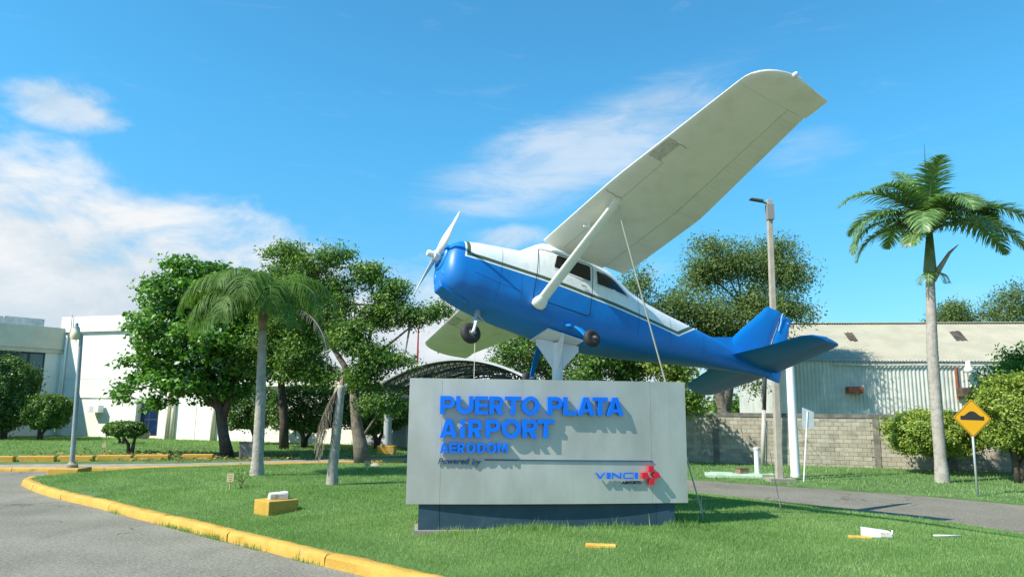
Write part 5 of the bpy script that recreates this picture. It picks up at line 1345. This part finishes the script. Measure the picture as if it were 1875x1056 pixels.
MB().lathe([(.10, .17), (.08, .25), (.045, .27), (.045, .36), (.001, .38)], hd + Vector((-.05, 0, 0)), (0, 0, 1), 14).build('photocell', mat('cell_grey', (.20, .27, .33), rough=.5), lp, True, auto=40)

b0 = gz(1427, 880, .07); Y = b0.y
cp = empty('concrete_pole', b0, 'tall tapering concrete pole with a flat street light at its top', 'pole')
tp = at(1408, 366, Y) - b0
secs = []
for t, w in ((-.02, .095), (.5, .085), (1, .075)):
    c = tp * t; secs.append([c + Vector(v) for v in ((-w, -w, 0), (w, -w, 0), (w, w, 0), (-w, w, 0))])
MB().loft(secs).build('shaft', mat('pole_concrete', (.33, .295, .235), (.40, .36, .29), 4, .85, 0, .3, 25, c3=(.33, .30, .25), s3=1.5), cp, False, .015)
MB().tube([tp + Vector((-.08, 0, -.12)), tp + Vector((-.25, 0, -.06))], .03, 8).build('arm', M_steel, cp)
MB().prism([tp + Vector(v) for v in ((-.62, -.12, .0), (-.2, -.1, -.08), (-.2, .1, -.08), (-.62, .12, .0), (-.60, -.10, .05), (-.2, -.09, .0), (-.2, .09, .0), (-.60, .10, .05))]).build('luminaire', M_steel, cp, False, .015)
MB().box(tuple(tp + Vector((0, -.02, -.42))), (.21, .24, .5)).build('control_box', mat('box_grey', (.22, .22, .21), rough=.6), cp)
MB().box((0, 0, .03), (.75, .75, .12)).build('footing', M_conc, cp)

b0 = gz(1457, 874, .07); Y = b0.y
o = empty('white_pole', b0, 'thick white painted pole leaning slightly below the airplane tail', 'pole')
MB().tube([(0, 0, -.1), at(1446, 665, Y) - b0], [.145, .125], 20).build('shaft', mat('gloss_white', (.80, .81, .80), rough=.35), o, True, auto=40)
MB().lathe([(.15, 0), (.155, .05), (.15, .12)], (0, 0, 0), (0, 0, 1), 20).build('collar', M_white, o, True)

b0 = gz(1396, 853, .07); Y = b0.y
o = empty('timber_pole', b0, 'thin pole, pale below and dark above, close to the block wall', 'pole')
MB().tube([(0, 0, -.1), at(1399, 750, Y) - b0], [.085, .075], 10).build('lower_shaft', mat('pale_timber', (.46, .42, .36), rough=.9), o, True)
MB().tube([at(1399, 750, Y) - b0, at(1402, 640, Y) - b0], [.08, .07], 10).build('upper_shaft', mat('dark_timber', (.05, .055, .06), rough=.8), o, True)
MB().tube([Vector((.17, .05, -.1)), at(1404, 770, Y) - b0], .03, 8).build('conduit', mat('pale_timber', (.46, .42, .36)), o)
MB().tube([at(1402, 700, Y) - b0, at(1413, 735, Y) - b0 + Vector((0, -1, 0))], .01, 4).tube([at(1402, 660, Y) - b0, at(1393, 735, Y) - b0], .01, 4).build('cable', M_wire, o)

b0 = gz(1471, 882, .07); Y = b0.y
o = empty('blank_sign', b0, 'small pale sign plate seen from behind on a thin post', 'sign'); tp = at(1480, 765, Y) - b0
MB().tube([(0, 0, -.1), tp + Vector((0, .03, .2))], .022, 8).build('post', M_white, o)
MB().prism([tp + Vector(v) for v in ((-.19, 0, -.30), (.17, .05, -.30), (.17, .06, -.30), (-.19, .01, -.30), (-.17, 0, .32), (.20, .05, .18), (.20, .06, .18), (-.17, .01, .32))]).build('plate', mat('sign_back', (.62, .66, .66), (.70, .73, .72), 5, .5, .2), o)

# speed-bump warning sign
b0 = gz(1790, 908, .06); Y = b0.y
ws = empty('warning_sign', b0, 'yellow diamond warning sign with a black speed-bump symbol', 'sign'); tp = at(1780, 765, Y) - b0
MB().tube([(0, 0, -.1), tp + Vector((0, .03, .35))], .028, 8).build('post', mat('galvanised', (.52, .55, .55), rough=.5, metal=.3), ws, True)
Hd = 34.5 * Y / F; tilt = R_(1.5)
def wsp(x, z, d): return tp + Vector((x * Hd * math.cos(tilt) + z * Hd * math.sin(tilt), -d, z * Hd * math.cos(tilt) - x * Hd * math.sin(tilt)))
dia = rpoly([(0, 1), (1, 0), (0, -1), (-1, 0)], .09, 4)
fn = lambda x, y, d: wsp(x, y, d)
pl_ = extrude([dia], fn, 0, .006).build('plate', mat('sign_amber', (.84, .42, .006), rough=.45), ws)
extrude([[(x * .955, y * .955) for x, y in dia], [(x * .915, y * .915) for x, y in dia]], fn, .0065, .008).build('border', mat('sign_black_brown', (.16, .07, .01), rough=.5), pl_)
hump = [(-.62, -.10), (.62, -.10), (.62, .10)] + [(.62 - 1.24 * k / 20, .10 + .26 * max(0, math.cos((k / 20 - .5) * math.pi * 1.35)) ** 1.3) for k in range(3, 18)] + [(-.62, .10)]
extrude([hump], fn, .0065, .009).build('bump_symbol', mat('sign_black', (.035, .03, .025), rough=.5), pl_)

# wheel-stop blocks along the far footway
for k, (x0, x1, y) in enumerate(((-40, 29, 846), (31, 104, 845.5), (106, 174, 845), (176, 244, 843.5), (246, 312, 842.5), (333, 393, 841.5))):
    a_, c_ = gz(x0, y, .1), gz(x1, y, .1); mid = (a_ + c_) / 2; ln = (c_ - a_).length - .05; rz = math.atan2(c_.y - a_.y, c_.x - a_.x)
    lab = ('yellow kerb block cut by the left edge of the picture', 'second yellow kerb block from the left edge', 'yellow kerb block just behind the lamp post', 'yellow kerb block right of the lamp post', 'yellow kerb block at the end of the long row', 'lone yellow kerb block by the almond tree')[k]
    o = MB().box((0, 0, .06), (ln, .24, .32), 0, None, .965).build('kerb_block', M_yel2, None, False, .03); o.location = (mid.x, mid.y, mid.z); o.rotation_euler = (0, 0, rz); tag(o, lab, 'kerb block', 'yellow kerb blocks along the far footway')

# yellow plinth box with a floodlight
c = gi(505, 937); Y = c.y; k = Y / F
o = empty('concrete_block', c, 'yellow painted concrete block on the lawn', 'block'); o.rotation_euler = (0, 0, R_(46))
MB().box((0, 0, .05), (.58, .54, .36)).build('block', M_yel, o, False, .012)
fl = empty('floodlight', c + Vector((.02, 0, .23)), 'white floodlight lying on the yellow block', 'light'); fl.rotation_euler = (0, 0, R_(24))
MB().prism([(-.17, -.10, .0), (.17, -.10, .0), (.17, .10, .0), (-.17, .10, .0), (-.15, -.09, .11), (.17, -.10, .13), (.17, .10, .13), (-.15, .09, .11)]).build('housing', M_white, fl, False, .012)
MB().box((.0, -.106, .055), (.26, .01, .07)).build('lens', mat('lens_stain', (.30, .22, .18), (.62, .56, .5), 9, .4), fl)
MB().tube([(.19, 0, .0), (.20, 0, .06)], .02, 6).build('bracket', M_metal, fl)

c = gi(1606, 984)
fl = empty('floodlight', c, 'white weathered floodlight lying on the grass at the right', 'light'); fl.rotation_euler = (0, 0, R_(-12))
MB().prism([(-.20, -.09, .01), (.20, -.09, .01), (.20, .09, .01), (-.20, .09, .01), (-.20, -.08, .14), (.17, -.08, .10), (.17, .08, .10), (-.20, .08, .14)]).build('housing', M_white, fl, False, .015)
MB().box((.10, -.088, .06), (.15, .012, .06)).build('lens', mat('lens_stain', (.30, .22, .18)), fl)
MB().tube([(.19, 0, .03), (.22, .03, .10)], .012, 6).build('bracket', M_metal, fl)
for x, y, w, lab in ((1575, 985, .30, 'flat orange plate in the grass beside the white floodlight'), (1100, 1000, .40, 'flat yellow-orange plate half hidden in the front lawn')):
    c = gi(x, y); o = MB().box((0, 0, .008), (w, .13, .05)).build('ground_plate', mat('plate_orange', (.62, .30, .05), (.72, .42, .08), 8, .8), None, False, .01); o.location = c; o.rotation_euler = (0, 0, R_(-6)); tag(o, lab, 'plate', 'orange plates in the lawn')
c = gi(1735, 984); o = MB().tube([(-.2, 0, .03), (.2, .01, .03)], .013, 8).build('loose_pipe', M_white_s, None, True); o.location = c; tag(o, 'short white pipe lying on the lawn near the right edge', 'pipe')

# little wooden tags
for x, y, hh, lab in ((421, 896, .33, 'small wooden tag on a stick beside a tiny plant'), (672, 862, .27, 'small wooden tag in the grass before the gnarled trunk'), (190, 826, .33, 'small wooden tag on the grass before the terminal')):
    c = gi(x, y) if x > 200 else gz(x, y, .18); o = empty('plant_tag', c, lab, 'tag', 'wooden plant tags')
    MB().tube([(0, 0, -.05), (0, 0, hh * .6)], .014, 6).build('stake', mat('tag_wood', (.50, .40, .22), (.58, .47, .28), 8, .8), o)
    MB().box((0, -.018, hh * .78), (.15, .02, hh * .55)).build('board', mat('tag_wood', (.5, .4, .22)), o)
    for k in range(3): MB().box((0, -.0295, hh * .92 - k * .05), (.10 - .02 * k, .002, .012)).build('line', mat('tag_ink', (.20, .13, .06), rough=.8), o)
c = gi(441, 893); rng = np.random.default_rng(71); n = 150; d = rng.normal(size=(n, 3)) * np.array([.13, .13, .11]); d[:, 2] += .24
o = empty('small_plant', c, 'wispy little green plant beside the wooden tag', 'plant'); V, Fq = leaf_quads(d, .06, rng, .5, .4); mesh_arrays('leaves', V, Fq, np.clip(rng.normal(.5, .2, n), 0, 1), LM_mid, o)
mb = MB()
for k in range(7): a_ = k * .9; mb.tube([(0, 0, -.03), (math.cos(a_) * .12, math.sin(a_) * .12, .32)], [.006, .002], 4)
mb.build('stems', M_bark, o)

# litter bin, rock, hatch and vent pipe
c = gz(452, 838, .15); o = empty('litter_bin', c, 'grey-brown box litter bin beside the almond trunk', 'bin')
MB().box((0, 0, .27), (.52, .45, .60), .2, None, 1.06).build('body', mat('bin_grey', (.17, .15, .13), (.23, .21, .18), 4, .7), o, False, .02); MB().box((0, 0, .59), (.58, .50, .05), .2).build('rim', mat('bin_rim', (.12, .11, .1), rough=.7), o, False, .01)
c = gz(251, 803, .2); rng = np.random.default_rng(8)
def rock(c, r, lab, seed):
    rg = np.random.default_rng(seed); mb = MB(); prof = []
    N, K = 9, 6
    for i in range(K + 1):
        a_ = math.pi * i / K; prof.append([(r[0] * math.sin(a_) * math.cos(2 * math.pi * j / N) * rg.uniform(.8, 1.15) + .001 * j, r[1] * math.sin(a_) * math.sin(2 * math.pi * j / N) * rg.uniform(.8, 1.15), -r[2] * math.cos(a_) * rg.uniform(.85, 1.1)) for j in range(N)])
    mb.loft(prof); o = mb.build('rock', mat('rock', (.28, .24, .20), (.40, .36, .30), 4, .9, 0, .6, 12), None, True, auto=35); o.location = c; tag(o, lab, 'rock')
rock(c + Vector((0, 0, .3)), (.7, .5, .55), 'brown boulder by the glazed screen of the terminal', 3)
rock(gi(687, 853), (.16, .12, .10), 'small pale stone near the gnarled trunk', 5)
c = gz(1342, 872, .07); o = empty('hatch_slab', c, 'low green-painted concrete hatch slab on the verge', 'slab'); o.rotation_euler = (0, 0, R_(-14))
gs = mat('slab_green', (.30, .42, .30), (.42, .52, .40), 3, .8, coords='World')
MB().box((0, 0, .02), (1.75, .9, .14)).build('slab', gs, o, False, .02); MB().box((-.35, 0, .10), (.7, .7, .03)).build('cover', gs, o, False, .008)
c2_ = gz(1359, 866, .16); o = empty('meter_box', c2_, 'small brown box standing on the green slab', 'box'); MB().box((0, 0, .07), (.34, .26, .17), .3).build('case', mat('box_brown2', (.20, .13, .08), (.26, .18, .11), 5, .8), o, False, .01); MB().box((0, 0, .165), (.38, .30, .02), .3).build('lid', mat('box_brown3', (.15, .10, .07), rough=.8), o)
c = gz(1387, 869, .08); o = empty('vent_pipe', c, 'short white vent pipe on a green pad near the concrete pole', 'pipe')
MB().tube([(0, 0, 0), (0, 0, .86)], .085, 14).build('pipe', M_white_s, o, True, auto=40); MB().box((.12, 0, .0), (.85, .5, .10)).build('pad', gs, o, False, .01); MB().lathe([(.09, .80), (.105, .82), (.105, .88), (.001, .89)], (0, 0, 0), (0, 0, 1), 14).build('cap', M_white_s, o, True, auto=40)

# fallen leaves under the almond tree and weeds along the kerb foot
rng = np.random.default_rng(81); n = 900; c = gz(360, 838, .15)
C = np.c_[rng.normal(c.x, 3.0, n), rng.normal(c.y + .6, 1.1, n), np.zeros(n)]; C[:, 2] = h_l(C[:, :2]) + .07
C = C[inside(C[:, :2], np.array(left_poly))]
V, Fq = leaf_quads(C, .16, rng, 2.5, .6, 0)
tag(mesh_arrays('fallen_leaves', V, Fq, rng.random(len(C)), leafmat('leaf_fallen', (.16, .09, .03), (.26, .17, .06), (.36, .28, .12), .1, .8)), 'scattered brown fallen leaves on the grass under the almond tree', 'leaves', None, 'stuff')
A = np.array(kerb_line); P = []
for x_, y_, k in ((330, 967, 70), (350, 972, 90), (220, 939, 50), (395, 985, 120), (470, 1003, 60), (300, 961, 30), (560, 1028, 40)):
    p_ = gz(x_, y_, .0); dv = A[12] - A[7]; dv = dv / np.hypot(*dv); j = np.argmin(np.hypot(*(A - np.array(p_[:2])).T)); a_ = A[j]; 
    t = rng.normal(0, .22, k); P += [tuple(np.array(p_[:2]) + dv * tt) for tt in t]
P = np.array(P); dk = np.full(len(P), 1e9); near = np.zeros_like(P)
for i in range(len(A) - 1):
    v = A[i + 1] - A[i]; tt = np.clip(((P - A[i]) @ v) / (v @ v), 0, 1); pr_ = A[i] + tt[:, None] * v; dd = np.hypot(*(P - pr_).T); u_ = dd < dk; dk[u_] = dd[u_]; near[u_] = pr_[u_]
P = near + np.array([-.6, -.8]) * rng.uniform(0.0, .07, (len(P), 1)); 
blades('grass', P, np.zeros(len(P)) + .005, .04, .13, .006, rng, 'tufts of weeds along the foot of the near yellow kerb')
